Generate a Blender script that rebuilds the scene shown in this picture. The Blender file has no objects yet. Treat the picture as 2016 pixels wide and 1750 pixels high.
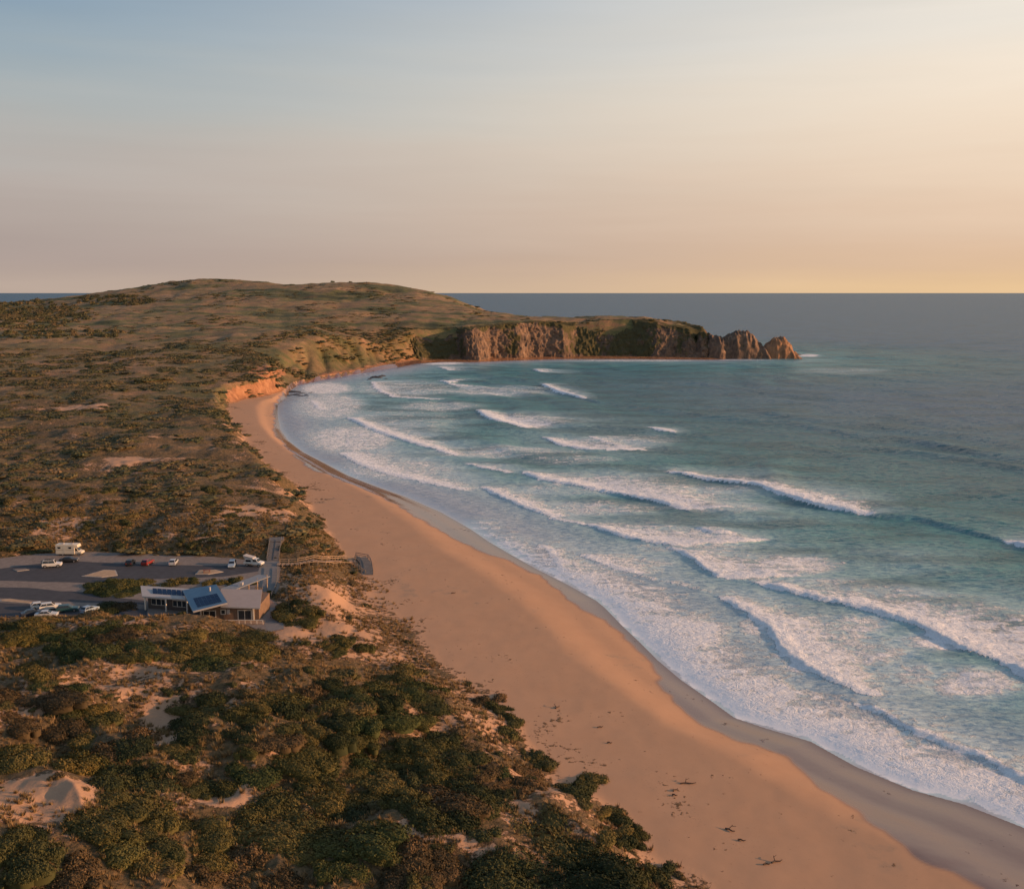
import bpy, bmesh, math, random
import numpy as np
from mathutils import Vector, Matrix

random.seed(7)
RNG = np.random.default_rng(11)
SC = bpy.context.scene
COL = SC.collection

# ------------------------------------------------------------------ camera, sky, sun, exposure
CAM_H = 77.0
F = 2000.0                       # focal length in pixels of the 2016 x 1750 photograph
CX, CY, HORIZON = 1008.0, 875.0, 574.0
PITCH = math.atan((CY - HORIZON) / F)
cam_data = bpy.data.cameras.new("camera")
cam = bpy.data.objects.new("camera", cam_data)
COL.objects.link(cam)
cam.location = (0, 0, CAM_H)
cam.rotation_euler = (math.pi / 2 - PITCH, 0, 0)
cam_data.sensor_fit = 'HORIZONTAL'
cam_data.sensor_width = 36.0
cam_data.lens = 36.0 * F / 2016.0
cam_data.clip_start = 1.0
cam_data.clip_end = 200000.0
SC.camera = cam

SUN_AZ, SUN_EL = math.radians(96), math.radians(12)
world = bpy.data.worlds.new("World")
SC.world = world
world.use_nodes = True
wn, wl = world.node_tree.nodes, world.node_tree.links
wn.clear()
w_out = wn.new('ShaderNodeOutputWorld')
w_bg = wn.new('ShaderNodeBackground')
sky = wn.new('ShaderNodeTexSky')
sky.sky_type = 'NISHITA'
sky.sun_disc = False
sky.sun_elevation = SUN_EL
sky.sun_rotation = SUN_AZ
sky.altitude = 50
sky.air_density = 1.0
sky.dust_density = 1.0
sky.ozone_density = 1.5
w_bg.inputs['Strength'].default_value = 0.083

def srgb(r, g, b):
    f = lambda c: c / 12.92 if c <= 0.04045 else ((c + 0.055) / 1.055) ** 2.4
    return tuple(f(c / 255.0) for c in (r, g, b))

def wmath(op, a, b=None, c=None):
    n = wn.new('ShaderNodeMath'); n.operation = op
    for i, v in enumerate((a, b, c)):
        if v is None: continue
        if isinstance(v, (int, float)): n.inputs[i].default_value = v
        else: wl.new(v, n.inputs[i])
    return n.outputs[0]

def wramp(fac, stops):
    r = wn.new('ShaderNodeValToRGB'); els = r.color_ramp.elements
    r.color_ramp.interpolation = 'B_SPLINE' if len(stops) > 3 else 'LINEAR'
    while len(els) < len(stops): els.new(0.5)
    for e, (p, c) in zip(els, stops): e.position = p; e.color = (*srgb(*c), 1)
    wl.new(fac, r.inputs['Fac'])
    return r.outputs['Color']

def wmix(fac, a, b, mode='MIX'):
    n = wn.new('ShaderNodeMix'); n.data_type = 'RGBA'; n.blend_type = mode
    for sock, v in ((n.inputs[0], fac), (n.inputs[6], a), (n.inputs[7], b)):
        if isinstance(v, (int, float)): sock.default_value = v
        elif isinstance(v, tuple): sock.default_value = (*v, 1)
        else: wl.new(v, sock)
    return n.outputs[2]

# evening sky: clear air from the Sky Texture under a warm haze that thickens towards the horizon and the sun
w_tc = wn.new('ShaderNodeTexCoord')
w_sep = wn.new('ShaderNodeSeparateXYZ'); wl.new(w_tc.outputs['Generated'], w_sep.inputs[0])
w_el = wmath('MAXIMUM', w_sep.outputs['Z'], 0.0)
w_hl = wmath('SQRT', wmath('ADD', wmath('ADD', wmath('MULTIPLY', w_sep.outputs['X'], w_sep.outputs['X']), wmath('MULTIPLY', w_sep.outputs['Y'], w_sep.outputs['Y'])), 1e-6))
w_dot = wmath('DIVIDE', wmath('ADD', wmath('MULTIPLY', w_sep.outputs['X'], math.sin(SUN_AZ)), wmath('MULTIPLY', w_sep.outputs['Y'], math.cos(SUN_AZ))), w_hl)
w_map = wn.new('ShaderNodeMapRange'); w_map.interpolation_type = 'SMOOTHSTEP'
w_map.inputs['From Min'].default_value = -0.62; w_map.inputs['From Max'].default_value = 0.50
wl.new(w_dot, w_map.inputs['Value'])
# faint horizontal veils
w_mp = wn.new('ShaderNodeMapping'); w_mp.inputs['Scale'].default_value = (1.0, 1.0, 11.0)
w_mp.inputs['Rotation'].default_value = (0.0, 0.06, 0)
wl.new(w_tc.outputs['Generated'], w_mp.inputs['Vector'])
w_no = wn.new('ShaderNodeTexNoise'); w_no.inputs['Scale'].default_value = 1.6; w_no.inputs['Detail'].default_value = 4; w_no.inputs['Roughness'].default_value = 0.5
wl.new(w_mp.outputs[0], w_no.inputs['Vector'])
w_e2 = wmath('ADD', w_el, wmath('MULTIPLY', wmath('SUBTRACT', w_no.outputs['Fac'], 0.5), 0.085))
away = wramp(w_e2, [(0.0, (190, 170, 156)), (0.03, (170, 154, 150)), (0.07, (178, 163, 156)), (0.115, (184, 175, 169)), (0.165, (176, 180, 178)), (0.22, (150, 169, 181)), (0.30, (118, 149, 178)), (0.55, (98, 128, 162)), (1.0, (82, 111, 148))])
toward = wramp(w_e2, [(0.0, (242, 204, 154)), (0.03, (224, 188, 156)), (0.07, (232, 200, 172)), (0.115, (245, 219, 192)), (0.165, (252, 233, 210)), (0.22, (249, 236, 219)), (0.30, (234, 230, 221)), (0.55, (170, 184, 196)), (1.0, (100, 126, 158))])
w_warm = wmix(w_map.outputs[0], away, toward)
w_air = wmix(1.0, sky.outputs[0], (0.1, 0.1, 0.1), 'MULTIPLY')
w_sky = wmix(0.95, w_air, w_warm)
w_mp2 = wn.new('ShaderNodeMapping'); w_mp2.inputs['Scale'].default_value = (1.3, 1.3, 16.0); w_mp2.inputs['Rotation'].default_value = (0.0, -0.16, 0.5)
wl.new(w_tc.outputs['Generated'], w_mp2.inputs['Vector'])
w_n2 = wn.new('ShaderNodeTexNoise'); w_n2.inputs['Scale'].default_value = 2.2; w_n2.inputs['Detail'].default_value = 5; w_n2.inputs['Roughness'].default_value = 0.55; w_n2.inputs['Distortion'].default_value = 0.4
wl.new(w_mp2.outputs[0], w_n2.inputs['Vector'])
w_veil = wmath('ADD', 0.94, wmath('MULTIPLY', w_n2.outputs['Fac'], 0.12))
w_sky = wmix(1.0, w_sky, w_veil, 'MULTIPLY')
w_gain = wmix(1.0, w_sky, (10.0, 10.0, 10.0), 'MULTIPLY')
wl.new(w_gain, w_bg.inputs['Color'])
wl.new(w_bg.outputs[0], w_out.inputs['Surface'])

sun_data = bpy.data.lights.new("sun", 'SUN')
sun_data.energy = 5.0
sun_data.color = (1.0, 0.55, 0.28)
sun_data.angle = math.radians(0.6)
sun = bpy.data.objects.new("sun", sun_data)
COL.objects.link(sun)
sun_dir = Vector((math.sin(SUN_AZ) * math.cos(SUN_EL), math.cos(SUN_AZ) * math.cos(SUN_EL), math.sin(SUN_EL)))
sun.rotation_euler = sun_dir.to_track_quat('Z', 'Y').to_euler()
sun.location = (300, 0, 300)

SC.view_settings.view_transform = 'Standard'
SC.view_settings.look = 'None'
SC.view_settings.exposure = 0.28
SC.view_settings.gamma = 1.0
SC.view_settings.use_curve_mapping = False
SC.cycles.use_denoising = True
SC.cycles.max_bounces = 4
SC.cycles.diffuse_bounces = 2
SC.cycles.glossy_bounces = 2
SC.cycles.transparent_max_bounces = 4
SC.cycles.use_adaptive_sampling = True

# ------------------------------------------------------------------ projection helpers (photo pixel <-> place)
SP, CP = math.sin(PITCH), math.cos(PITCH)

def ray(px, py):
    a = (np.asarray(px, float) - CX) / F
    b = (CY - np.asarray(py, float)) / F
    return a, b * SP + CP, b * CP - SP

def at_z(px, py, z=0.0):
    dx, dy, dz = ray(px, py)
    t = (z - CAM_H) / dz
    return np.stack([dx * t, dy * t], -1)

def at_y(px, py, Y):
    dx, dy, dz = ray(px, py)
    t = Y / dy
    return np.array([dx * t, Y, CAM_H + dz * t])

def to_px(X, Y, Z):
    v = Z - CAM_H
    fw = Y * CP - v * SP
    up = Y * SP + v * CP
    fw = np.maximum(fw, 1e-3)
    return CX + F * X / fw, CY - F * up / fw

# ------------------------------------------------------------------ noise
_perm = np.random.default_rng(5).permutation(256)
_perm = np.concatenate([_perm, _perm, _perm])
_g2 = np.stack([np.cos(np.arange(256) * 2.399), np.sin(np.arange(256) * 2.399)], -1)

def perlin(x, y, seed=0):
    x = np.asarray(x, float) + seed * 17.31
    y = np.asarray(y, float) - seed * 9.73
    xi = np.floor(x).astype(np.int64); yi = np.floor(y).astype(np.int64)
    xf = x - xi; yf = y - yi
    xi &= 255; yi &= 255
    u = xf * xf * xf * (xf * (xf * 6 - 15) + 10)
    v = yf * yf * yf * (yf * (yf * 6 - 15) + 10)
    def gr(ix, iy, fx, fy):
        g = _g2[_perm[_perm[ix] + iy]]
        return g[..., 0] * fx + g[..., 1] * fy
    a = gr(xi, yi, xf, yf); b = gr(xi + 1, yi, xf - 1, yf)
    c = gr(xi, yi + 1, xf, yf - 1); d = gr(xi + 1, yi + 1, xf - 1, yf - 1)
    return ((a + u * (b - a)) * (1 - v) + (c + u * (d - c)) * v) * 1.5

def fbm(x, y, octaves=4, seed=0, gain=0.5):
    s = 0; amp = 1.0
    for o in range(octaves):
        s = s + amp * perlin(x * 2.03 ** o, y * 2.03 ** o, seed + o * 3)
        amp *= gain
    return s

def smooth(x, lo=0.0, hi=1.0):
    t = np.clip((x - lo) / (hi - lo), 0, 1)
    return t * t * (3 - 2 * t)

# ------------------------------------------------------------------ coast and dune lines, traced as places on the ground
coast_px = [(3300, 2300), (2700, 1950), (2300, 1745), (2140, 1680), (2016, 1625), (1900, 1580), (1800, 1553), (1690, 1508), (1600, 1458), (1510, 1432),
            (1450, 1412), (1400, 1376), (1345, 1338), (1300, 1300), (1262, 1262), (1230, 1232), (1195, 1196), (1178, 1182), (1120, 1150), (1060, 1120),
            (1010, 1092), (965, 1066), (930, 1042), (870, 1008), (800, 978), (740, 957), (690, 938), (640, 912), (600, 892),
            (568, 868), (552, 845), (547, 815), (548, 797), (562, 783), (570, 770), (585, 758), (640, 747), (700, 737),
            (760, 727), (820, 716), (870, 713), (930, 713), (1000, 710), (1100, 707), (1250, 707), (1400, 708)]
coast_w = at_z([p[0] for p in coast_px], [p[1] for p in coast_px], 0.0)
coast_back = np.array([(270, 1185), (262, 1240), (215, 1330), (120, 1420), (60, 1520), (0, 1700), (-120, 2250), (-600, 2650), (-3200, 2600), (-3200, -80), (120, -80)], float)
COAST = np.concatenate([coast_w, coast_back])

toe_px = [  # px, py, z, run-up width in metres, how far behind the line the heights reach the inland level
    (3000, 2600, 3.5, 14), (1900, 2150, 3.5, 14), (1650, 1950, 3.5, 14), (1440, 1790, 3.5, 14), (1330, 1695, 3.6, 13), (1255, 1625, 3.6, 13), (1180, 1568, 3.6, 12), (1100, 1500, 3.6, 12),
    (1022, 1420, 3.6, 12), (960, 1368, 3.6, 13), (900, 1318, 3.6, 16), (845, 1262, 3.6, 18), (800, 1205, 3.6, 22), (765, 1165, 3.6, 22), (727, 1130, 3.6, 18),
    (695, 1100, 3.6, 15), (655, 1055, 3.6, 14), (622, 1005, 3.6, 13), (600, 967, 3.6, 13), (560, 937, 3.6, 13), (520, 903, 3.5, 12), (486, 862, 3.5, 12), (456, 832, 3.4, 9),
    (446, 802, 3.2, 9), (470, 788, 3.0, 9), (515, 783, 2.8, 9), (551, 774, 2.4, 9), (563, 765, 2.2, 14), (578, 754, 2.4, 26), (625, 744, 2.6, 42), (690, 733, 2.6, 50), (750, 722, 2.6, 46), (800, 712, 2.6, 30)]
toe_w = at_z([p[0] for p in toe_px], [p[1] for p in toe_px], np.array([p[2] for p in toe_px]))
toe_width = [p[3] for p in toe_px]
cliff_line = at_z([830, 870, 930, 1000, 1100, 1250, 1395], [714, 712.5, 712.5, 709.5, 706.5, 706.5, 707.5], 0.0)
cliff_line = np.concatenate([cliff_line, np.array([[256, 1190], [248, 1236], [205, 1318], [112, 1408]])])
toe_cl = cliff_line.copy(); toe_cl[:7, 1] += 25; toe_cl[7:, 0] -= 20
TOE = np.concatenate([toe_w, toe_cl, np.array([(48, 1512), (-12, 1690), (-130, 2235), (-605, 2635), (-3190, 2590), (-3190, -70), (70, -70)], float)])
TOE_W = np.array(toe_width + [24] * len(toe_cl) + [60] * 7, float)
wet_px = [(2700, 2420), (2250, 2000), (2000, 1830), (1880, 1752), (1790, 1692), (1700, 1640), (1640, 1583), (1590, 1532), (1540, 1496), (1440, 1466), (1350, 1400), (1290, 1330),
          (1240, 1268), (1190, 1217), (1112, 1182), (1095, 1158), (1060, 1131), (1010, 1108), (930, 1080), (850, 1040), (770, 996), (690, 962), (605, 930),
          (562, 886), (540, 850), (536, 815), (540, 795), (553, 783), (560, 776), (570, 762)]
WET = np.concatenate([at_z([p[0] for p in wet_px], [p[1] for p in wet_px], 0.7), np.array([(-170, 1000), (-3000, 1000), (-3000, -80), (90, -80)], float)])

def poly_sd(P, poly, vals=None):
    """signed distance to a closed polygon, + inside; optional value interpolated along the nearest edge"""
    x, y = P[:, 0], P[:, 1]
    best = np.full(len(x), 1e18); inside = np.zeros(len(x), bool); val = np.zeros(len(x))
    n = len(poly)
    for i in range(n):
        a = poly[i]; b = poly[(i + 1) % n]
        ex, ey = b - a
        L = ex * ex + ey * ey + 1e-9
        t = np.clip(((x - a[0]) * ex + (y - a[1]) * ey) / L, 0, 1)
        d = (x - a[0] - t * ex) ** 2 + (y - a[1] - t * ey) ** 2
        m = d < best
        best[m] = d[m]
        if vals is not None:
            val[m] = (vals[i] * (1 - t) + vals[(i + 1) % n] * t)[m]
        if abs(ey) > 1e-12:
            c = ((a[1] > y) != (b[1] > y)) & (x < (ex * (y - a[1]) / ey + a[0]))
            inside ^= c
    d = np.sqrt(best) * np.where(inside, 1, -1)
    return (d, val) if vals is not None else d

# inland levels: (px, py, z) on the near land, (px, py, Y) on the far land
near_ctl = [(-300, 1750, 15), (0, 1750, 14), (300, 1740, 11.5), (600, 1740, 10), (900, 1720, 8), (1120, 1740, 6.5), (-300, 2200, 14), (400, 2200, 11), (900, 2200, 7), (1300, 2300, 6),
            (-300, 1550, 14), (0, 1600, 14.5), (140, 1560, 13.5), (300, 1560, 11), (480, 1500, 10.5), (600, 1580, 11), (800, 1560, 8), (1000, 1570, 6.5), (0, 1470, 13), (300, 1430, 10.5), (450, 1400, 11.5), (600, 1420, 10),
            (850, 1420, 7), (0, 1330, 12), (200, 1300, 12.5), (400, 1300, 13), (600, 1340, 10), (740, 1300, 6.5), (-300, 1300, 12),
            (0, 1236, 11.0), (150, 1226, 10.8), (300, 1236, 11.2), (420, 1252, 10.6), (560, 1275, 8.4), (640, 1250, 6.6), (720, 1220, 5.8),
            (0, 1190, 8), (200, 1180, 8), (400, 1160, 8), (0, 1120, 8), (200, 1110, 8), (400, 1110, 8), (530, 1130, 8), (540, 1210, 8), (-300, 1150, 8),
            (610, 1190, 8.2), (600, 1130, 8.8), (660, 1130, 7.6), (620, 1085, 9), (0, 1060, 9.5), (150, 1050, 10.5), (300, 1045, 11), (470, 1050, 11), (560, 1050, 10.5),
            (-300, 1000, 11), (0, 980, 12), (200, 970, 13), (400, 970, 12.5), (540, 970, 10.5), (0, 880, 13), (200, 870, 13.5), (400, 860, 13.5), (470, 860, 12)]
far_ctl = [(0, 780, 620), (200, 780, 620), (330, 780, 625), (430, 775, 640), (500, 757, 700), (300, 735, 720), (-300, 760, 650), (0, 700, 860), (200, 700, 860), (430, 700, 860), (540, 715, 800), (600, 705, 880), (650, 680, 960),
           (0, 652, 1060), (200, 650, 1060), (430, 650, 1050), (600, 650, 1010), (700, 662, 1050), (770, 680, 1100), (-300, 660, 1060), (-300, 612, 1500), (0, 614, 1500), (200, 603, 1480), (430, 600, 1350), (600, 600, 1350), (700, 620, 1250), (700, 590, 1450),
           (-300, 603, 1850), (0, 603, 1850), (100, 599, 1850), (165, 588, 1850), (240, 572, 1780), (300, 562, 1750), (360, 554, 1720), (430, 548.5, 1700), (490, 552, 1700), (560, 563, 1690), (630, 558, 1670), (700, 556.5, 1650), (760, 560, 1610), (800, 564, 1600), (850, 574, 1560), (890, 584, 1520), (915, 600, 1440),
           (850, 655, 1165), (900, 645, 1170), (1000, 640, 1172), (1050, 636, 1172), (1100, 645, 1170), (1250, 645, 1172), (1350, 655, 1172), (1395, 660, 1170), (1000, 616, 1345), (1100, 625, 1300), (1200, 626, 1280), (1290, 630, 1255), (1350, 642, 1230), (900, 622, 1260), (800, 610, 1300), (820, 650, 1165)]
ctl = []
for px, py, z in near_ctl:
    p = at_z(px, py, z); ctl.append((p[0], p[1], z))
for px, py, Y in far_ctl:
    p = at_y(px, py, Y); ctl.append(tuple(p))
for px, Y, z in [(430, 2250, 50), (430, 2600, 10), (0, 2350, 20), (-400, 2300, 20), (800, 2000, 40), (700, 2300, 30), (1000, 1470, 30), (900, 1650, 40), (200, 2200, 40)]:
    ctl.append(((px - CX) / F * Y, Y, z))
ctl += [(-250, 0, 14), (-60, 20, 12), (20, 20, 6), (-250, 150, 13), (-1500, 700, 20), (-1500, 1700, 40), (-2500, 300, 15)]
CTL = np.array(ctl)
def _ker(d2): return np.sqrt(d2 + 18.0 ** 2)
_A = _ker((CTL[:, None, 0] - CTL[None, :, 0]) ** 2 + (CTL[:, None, 1] - CTL[None, :, 1]) ** 2)
_n = len(CTL)
_M = np.zeros((_n + 1, _n + 1)); _M[:_n, :_n] = _A; _M[:_n, _n] = 1; _M[_n, :_n] = 1
_W = np.linalg.solve(_M, np.concatenate([CTL[:, 2], [0]]))

def inland(P):
    s = np.full(len(P), _W[_n])
    for i in range(_n):
        s += _W[i] * _ker((P[:, 0] - CTL[i, 0]) ** 2 + (P[:, 1] - CTL[i, 1]) ** 2)
    return s

_tu = np.linspace(-1.3, 1.3, 210); _ty = np.geomspace(18, 3000, 240)
_TT = inland(np.stack([(np.meshgrid(_tu, _ty)[0] * np.meshgrid(_tu, _ty)[1]).ravel(), np.meshgrid(_tu, _ty)[1].ravel()], -1)).reshape(240, 210)
def inland_fast(P):
    Yc = np.clip(P[:, 1], 18.001, 2999); U = np.clip(P[:, 0] / Yc, -1.2999, 1.2999)
    fi = (U + 1.3) / 2.6 * 209; fj = np.log(Yc / 18) / math.log(3000 / 18) * 239
    i = fi.astype(int); j = fj.astype(int); a = fi - i; b = fj - j
    return (_TT[j, i] * (1 - a) + _TT[j, i + 1] * a) * (1 - b) + (_TT[j + 1, i] * (1 - a) + _TT[j + 1, i + 1] * a) * b
LEVEL = 8.0
flat_px = [(-420, 1108), (0, 1099), (60, 1091), (160, 1086), (300, 1091), (420, 1096), (520, 1104), (552, 1104), (549, 1160), (532, 1178), (552, 1192), (560, 1238), (525, 1246), (480, 1228), (300, 1219), (120, 1217), (0, 1222), (-420, 1225)]
FLAT = at_z([p[0] for p in flat_px], [p[1] for p in flat_px], LEVEL)

def height(P, full=False):
    x, y = P[:, 0], P[:, 1]
    d = poly_sd(P, COAST)
    dt, w = poly_sd(P, TOE, TOE_W)
    dt = dt + fbm(x / 22, y / 22, 3, 4) * 3.0 * smooth(d, 6, 30) * np.where(y > 1080, 0.3, 1.0)
    dt = np.minimum(dt, d - 1.0)
    toe_z = np.where(y > 1050, 2.2, 3.5)
    L = inland_fast(P)
    far = smooth(y, 450, 1100)
    dune = (fbm(x / 34, y / 34, 2, 1) * (1.7 + 1.1 * smooth(-y, -195, -160)) + (0.5 - np.abs(perlin(x / 17, y / 17, 2))) * (1.5 + 1.3 * smooth(-y, -195, -160)) + fbm(x / 6.5, y / 6.5, 3, 3) * 0.42) * (1 - far)
    hill = (fbm(x / 120, y / 120, 4, 8) * 3.2 + fbm(x / 28, y / 28, 3, 9) * 1.3) * far
    rise = smooth(dt / np.maximum(w, 1), 0, 1)
    # gullies down the green slope by the bay
    L = L + (dune + hill) * smooth(dt, 0, 14)
    s = np.clip(d / np.maximum(d - dt, 0.5), 0, 1)
    prof = 0.25 * smooth(s, 0.0, 0.2) + 0.50 * smooth(s, 0.16, 0.46) + 0.25 * s
    z = toe_z * prof + 0.05 * fbm(x / 9, y / 9, 3, 6) * smooth(s, 0.1, 0.4)
    z = np.where(dt > 0, toe_z + (L - toe_z) * rise, z)
    gul = (1 - np.abs(perlin(x / 17 + y / 90, y / 60, 12))) ** 3 * 5.0 * rise * (1 - rise) * 4 * smooth(w, 18, 40) * (y < 1300)
    z = z - gul
    z = np.where(d < 0, np.maximum(d * 0.035, -6.0), z)
    fl = smooth(poly_sd(P, FLAT), -5.0, 0.3)
    z = z * (1 - fl) + (LEVEL - 0.12) * fl
    if full:
        return z, d, dt, w, L
    return z

def hit(px, py):
    """places on the land seen at these photo pixels"""
    px = np.atleast_1d(np.asarray(px, float)); py = np.atleast_1d(np.asarray(py, float))
    dx, dy, dz = ray(px, py)
    ts = np.geomspace(60, 2600, 420)
    X = dx[:, None] * ts; Y = dy[:, None] * ts; Z = CAM_H + dz[:, None] * ts
    Hh = height(np.stack([X.ravel(), Y.ravel()], -1)).reshape(X.shape)
    below = Z < Hh
    k = np.argmax(below, 1)
    i = np.arange(len(px)); k0 = np.maximum(k - 1, 0)
    g0 = Z[i, k0] - Hh[i, k0]; g1 = Z[i, k] - Hh[i, k]
    f = np.clip(g0 / np.where(np.abs(g0 - g1) < 1e-6, 1, g0 - g1), 0, 1)
    t = ts[k0] + (ts[k] - ts[k0]) * f
    return np.stack([dx * t, dy * t, CAM_H + dz * t], -1)

# ------------------------------------------------------------------ object helpers
def tag(o, label=None, cat=None, group=None, kind=None):
    if label: o['label'] = label
    if cat: o['category'] = cat
    if group: o['group'] = group
    if kind: o['kind'] = kind
    return o

def mesh_np(name, V, Fc, mat=None, smooth_shade=True, attrs=None, link=True):
    me = bpy.data.meshes.new(name)
    V = np.asarray(V, np.float32); Fc = np.asarray(Fc, np.int32)
    k = Fc.shape[1]
    me.vertices.add(len(V)); me.vertices.foreach_set('co', V.ravel())
    me.loops.add(Fc.size); me.loops.foreach_set('vertex_index', Fc.ravel())
    me.polygons.add(len(Fc))
    me.polygons.foreach_set('loop_start', np.arange(0, Fc.size, k, dtype=np.int32))
    me.polygons.foreach_set('loop_total', np.full(len(Fc), k, np.int32))
    if smooth_shade:
        me.polygons.foreach_set('use_smooth', np.ones(len(Fc), bool))
    for an, av in (attrs or {}).items():
        at = me.attributes.new(an, 'FLOAT', 'POINT')
        at.data.foreach_set('value', np.asarray(av, np.float32))
    me.update(calc_edges=True)
    if mat: me.materials.append(mat)
    if not link: return me
    o = bpy.data.objects.new(name, me); COL.objects.link(o)
    return o

def empty(name, loc=(0, 0, 0), rz=0.0):
    o = bpy.data.objects.new(name, None); COL.objects.link(o)
    o.location = loc; o.rotation_euler = (0, 0, rz); o.empty_display_size = 0.3
    return o

class MB:
    """collects boxes, prisms, bars into one mesh"""
    def __init__(s): s.v = []; s.f = []
    def add(s, vs, fs):
        n = len(s.v); s.v += [tuple(map(float, q)) for q in vs]; s.f += [tuple(i + n for i in q) for q in fs]; return s
    def box(s, x0, x1, y0, y1, z0, z1):
        return s.add([(x0, y0, z0), (x1, y0, z0), (x1, y1, z0), (x0, y1, z0), (x0, y0, z1), (x1, y0, z1), (x1, y1, z1), (x0, y1, z1)],
                     [(0, 3, 2, 1), (4, 5, 6, 7), (0, 1, 5, 4), (1, 2, 6, 5), (2, 3, 7, 6), (3, 0, 4, 7)])
    def hexa(s, bot, top):
        return s.add(list(bot) + list(top), [(0, 3, 2, 1), (4, 5, 6, 7), (0, 1, 5, 4), (1, 2, 6, 5), (2, 3, 7, 6), (3, 0, 4, 7)])
    def prism(s, poly, z0, z1):
        n = len(poly)
        return s.add([(p[0], p[1], z0) for p in poly] + [(p[0], p[1], z1) for p in poly],
                     [tuple(range(n - 1, -1, -1)), tuple(range(n, 2 * n))] + [(i, (i + 1) % n, n + (i + 1) % n, n + i) for i in range(n)])
    def bar(s, a, b, w, h=None):
        a = Vector(a); b = Vector(b); d = (b - a).normalized(); h = h or w
        up = Vector((0, 0, 1)) if abs(d.z) < 0.95 else Vector((0, 1, 0))
        r = d.cross(up).normalized() * w / 2; u = r.cross(d).normalized() * h / 2
        return s.hexa([a - r - u, a + r - u, a + r + u, a - r + u], [b - r - u, b + r - u, b + r + u, b - r + u])
    def slab(s, q, th):
        """quad slab: four corners, thickness downwards"""
        return s.hexa([(p[0], p[1], p[2] - th) for p in q], q)
    def tube(s, a, b, r0, r1=None, n=8):
        a = Vector(a); b = Vector(b); r1 = r0 if r1 is None else r1
        d = (b - a).normalized(); up = Vector((0, 0, 1)) if abs(d.z) < 0.95 else Vector((0, 1, 0))
        e = d.cross(up).normalized(); g = e.cross(d)
        vs = [a + (e * math.cos(k * 2 * math.pi / n) + g * math.sin(k * 2 * math.pi / n)) * r0 for k in range(n)] + \
             [b + (e * math.cos(k * 2 * math.pi / n) + g * math.sin(k * 2 * math.pi / n)) * r1 for k in range(n)]
        return s.add(vs, [tuple(range(n - 1, -1, -1)), tuple(range(n, 2 * n))] + [(i, (i + 1) % n, n + (i + 1) % n, n + i) for i in range(n)])
    def mesh(s, name, mat=None):
        me = bpy.data.meshes.new(name); me.from_pydata(s.v, [], s.f)
        bm = bmesh.new(); bm.from_mesh(me); bmesh.ops.recalc_face_normals(bm, faces=bm.faces); bm.to_mesh(me); bm.free()
        if mat: me.materials.append(mat)
        return me
    def build(s, name, mat=None, parent=None, bevel=0.0):
        o = bpy.data.objects.new(name, s.mesh(name, mat)); COL.objects.link(o)
        if parent: o.parent = parent
        if bevel:
            m = o.modifiers.new("bevel", 'BEVEL'); m.width = bevel; m.segments = 2; m.limit_method = 'ANGLE'
        return o

# ------------------------------------------------------------------ material helpers
def new_mat(name):
    m = bpy.data.materials.new(name); m.use_nodes = True
    nt = m.node_tree; bsdf = nt.nodes['Principled BSDF']
    return m, nt, bsdf

def N(nt, kind, **kw):
    n = nt.nodes.new(kind)
    for k, v in kw.items():
        if hasattr(n, k): setattr(n, k, v)
        else: n.inputs[k.replace('_', ' ')].default_value = v
    return n

def noise(nt, scale, detail=4, rough=0.55, vec=None, dist=0.0):
    n = nt.nodes.new('ShaderNodeTexNoise')
    n.inputs['Scale'].default_value = scale; n.inputs['Detail'].default_value = detail
    n.inputs['Roughness'].default_value = rough; n.inputs['Distortion'].default_value = dist
    if vec is not None: nt.links.new(vec, n.inputs['Vector'])
    return n.outputs['Fac']

def coords(nt, scale=(1, 1, 1), rot=(0, 0, 0)):
    g = nt.nodes.new('ShaderNodeNewGeometry')
    mp = nt.nodes.new('ShaderNodeMapping'); mp.inputs['Scale'].default_value = scale; mp.inputs['Rotation'].default_value = rot
    nt.links.new(g.outputs['Position'], mp.inputs['Vector'])
    return mp.outputs['Vector']

def ramp(nt, fac, stops, interp='LINEAR'):
    r = nt.nodes.new('ShaderNodeValToRGB'); r.color_ramp.interpolation = interp
    els = r.color_ramp.elements
    while len(els) < len(stops): els.new(0.5)
    for e, (p, c) in zip(els, stops):
        e.position = p
        e.color = (c, c, c, 1) if isinstance(c, (int, float)) else (*c, 1)
    nt.links.new(fac, r.inputs['Fac'])
    return r.outputs['Color']

def mathn(nt, op, a, b=None, c=None, clamp=False):
    n = nt.nodes.new('ShaderNodeMath'); n.operation = op; n.use_clamp = clamp
    for i, v in enumerate((a, b, c)):
        if v is None: continue
        if isinstance(v, (int, float)): n.inputs[i].default_value = v
        else: nt.links.new(v, n.inputs[i])
    return n.outputs[0]

def mix(nt, fac, a, b, mode='MIX'):
    n = nt.nodes.new('ShaderNodeMix'); n.data_type = 'RGBA'; n.blend_type = mode
    for sock, v in ((n.inputs[0], fac), (n.inputs[6], a), (n.inputs[7], b)):
        if isinstance(v, (int, float)): sock.default_value = v
        elif isinstance(v, tuple): sock.default_value = (*v, 1)
        else: nt.links.new(v, sock)
    return n.outputs[2]

def attr(nt, name):
    n = nt.nodes.new('ShaderNodeAttribute'); n.attribute_name = name
    return n.outputs['Fac']

def sstep(nt, v, lo, hi):
    n = nt.nodes.new('ShaderNodeMapRange'); n.interpolation_type = 'SMOOTHSTEP'
    n.inputs['From Min'].default_value = lo; n.inputs['From Max'].default_value = hi
    nt.links.new(v, n.inputs['Value'])
    return n.outputs['Result']

def bump(nt, h, strength, dist, bsdf):
    b = nt.nodes.new('ShaderNodeBump'); b.inputs['Strength'].default_value = strength; b.inputs['Distance'].default_value = dist
    nt.links.new(h, b.inputs['Height']); nt.links.new(b.outputs['Normal'], bsdf.inputs['Normal'])

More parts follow.
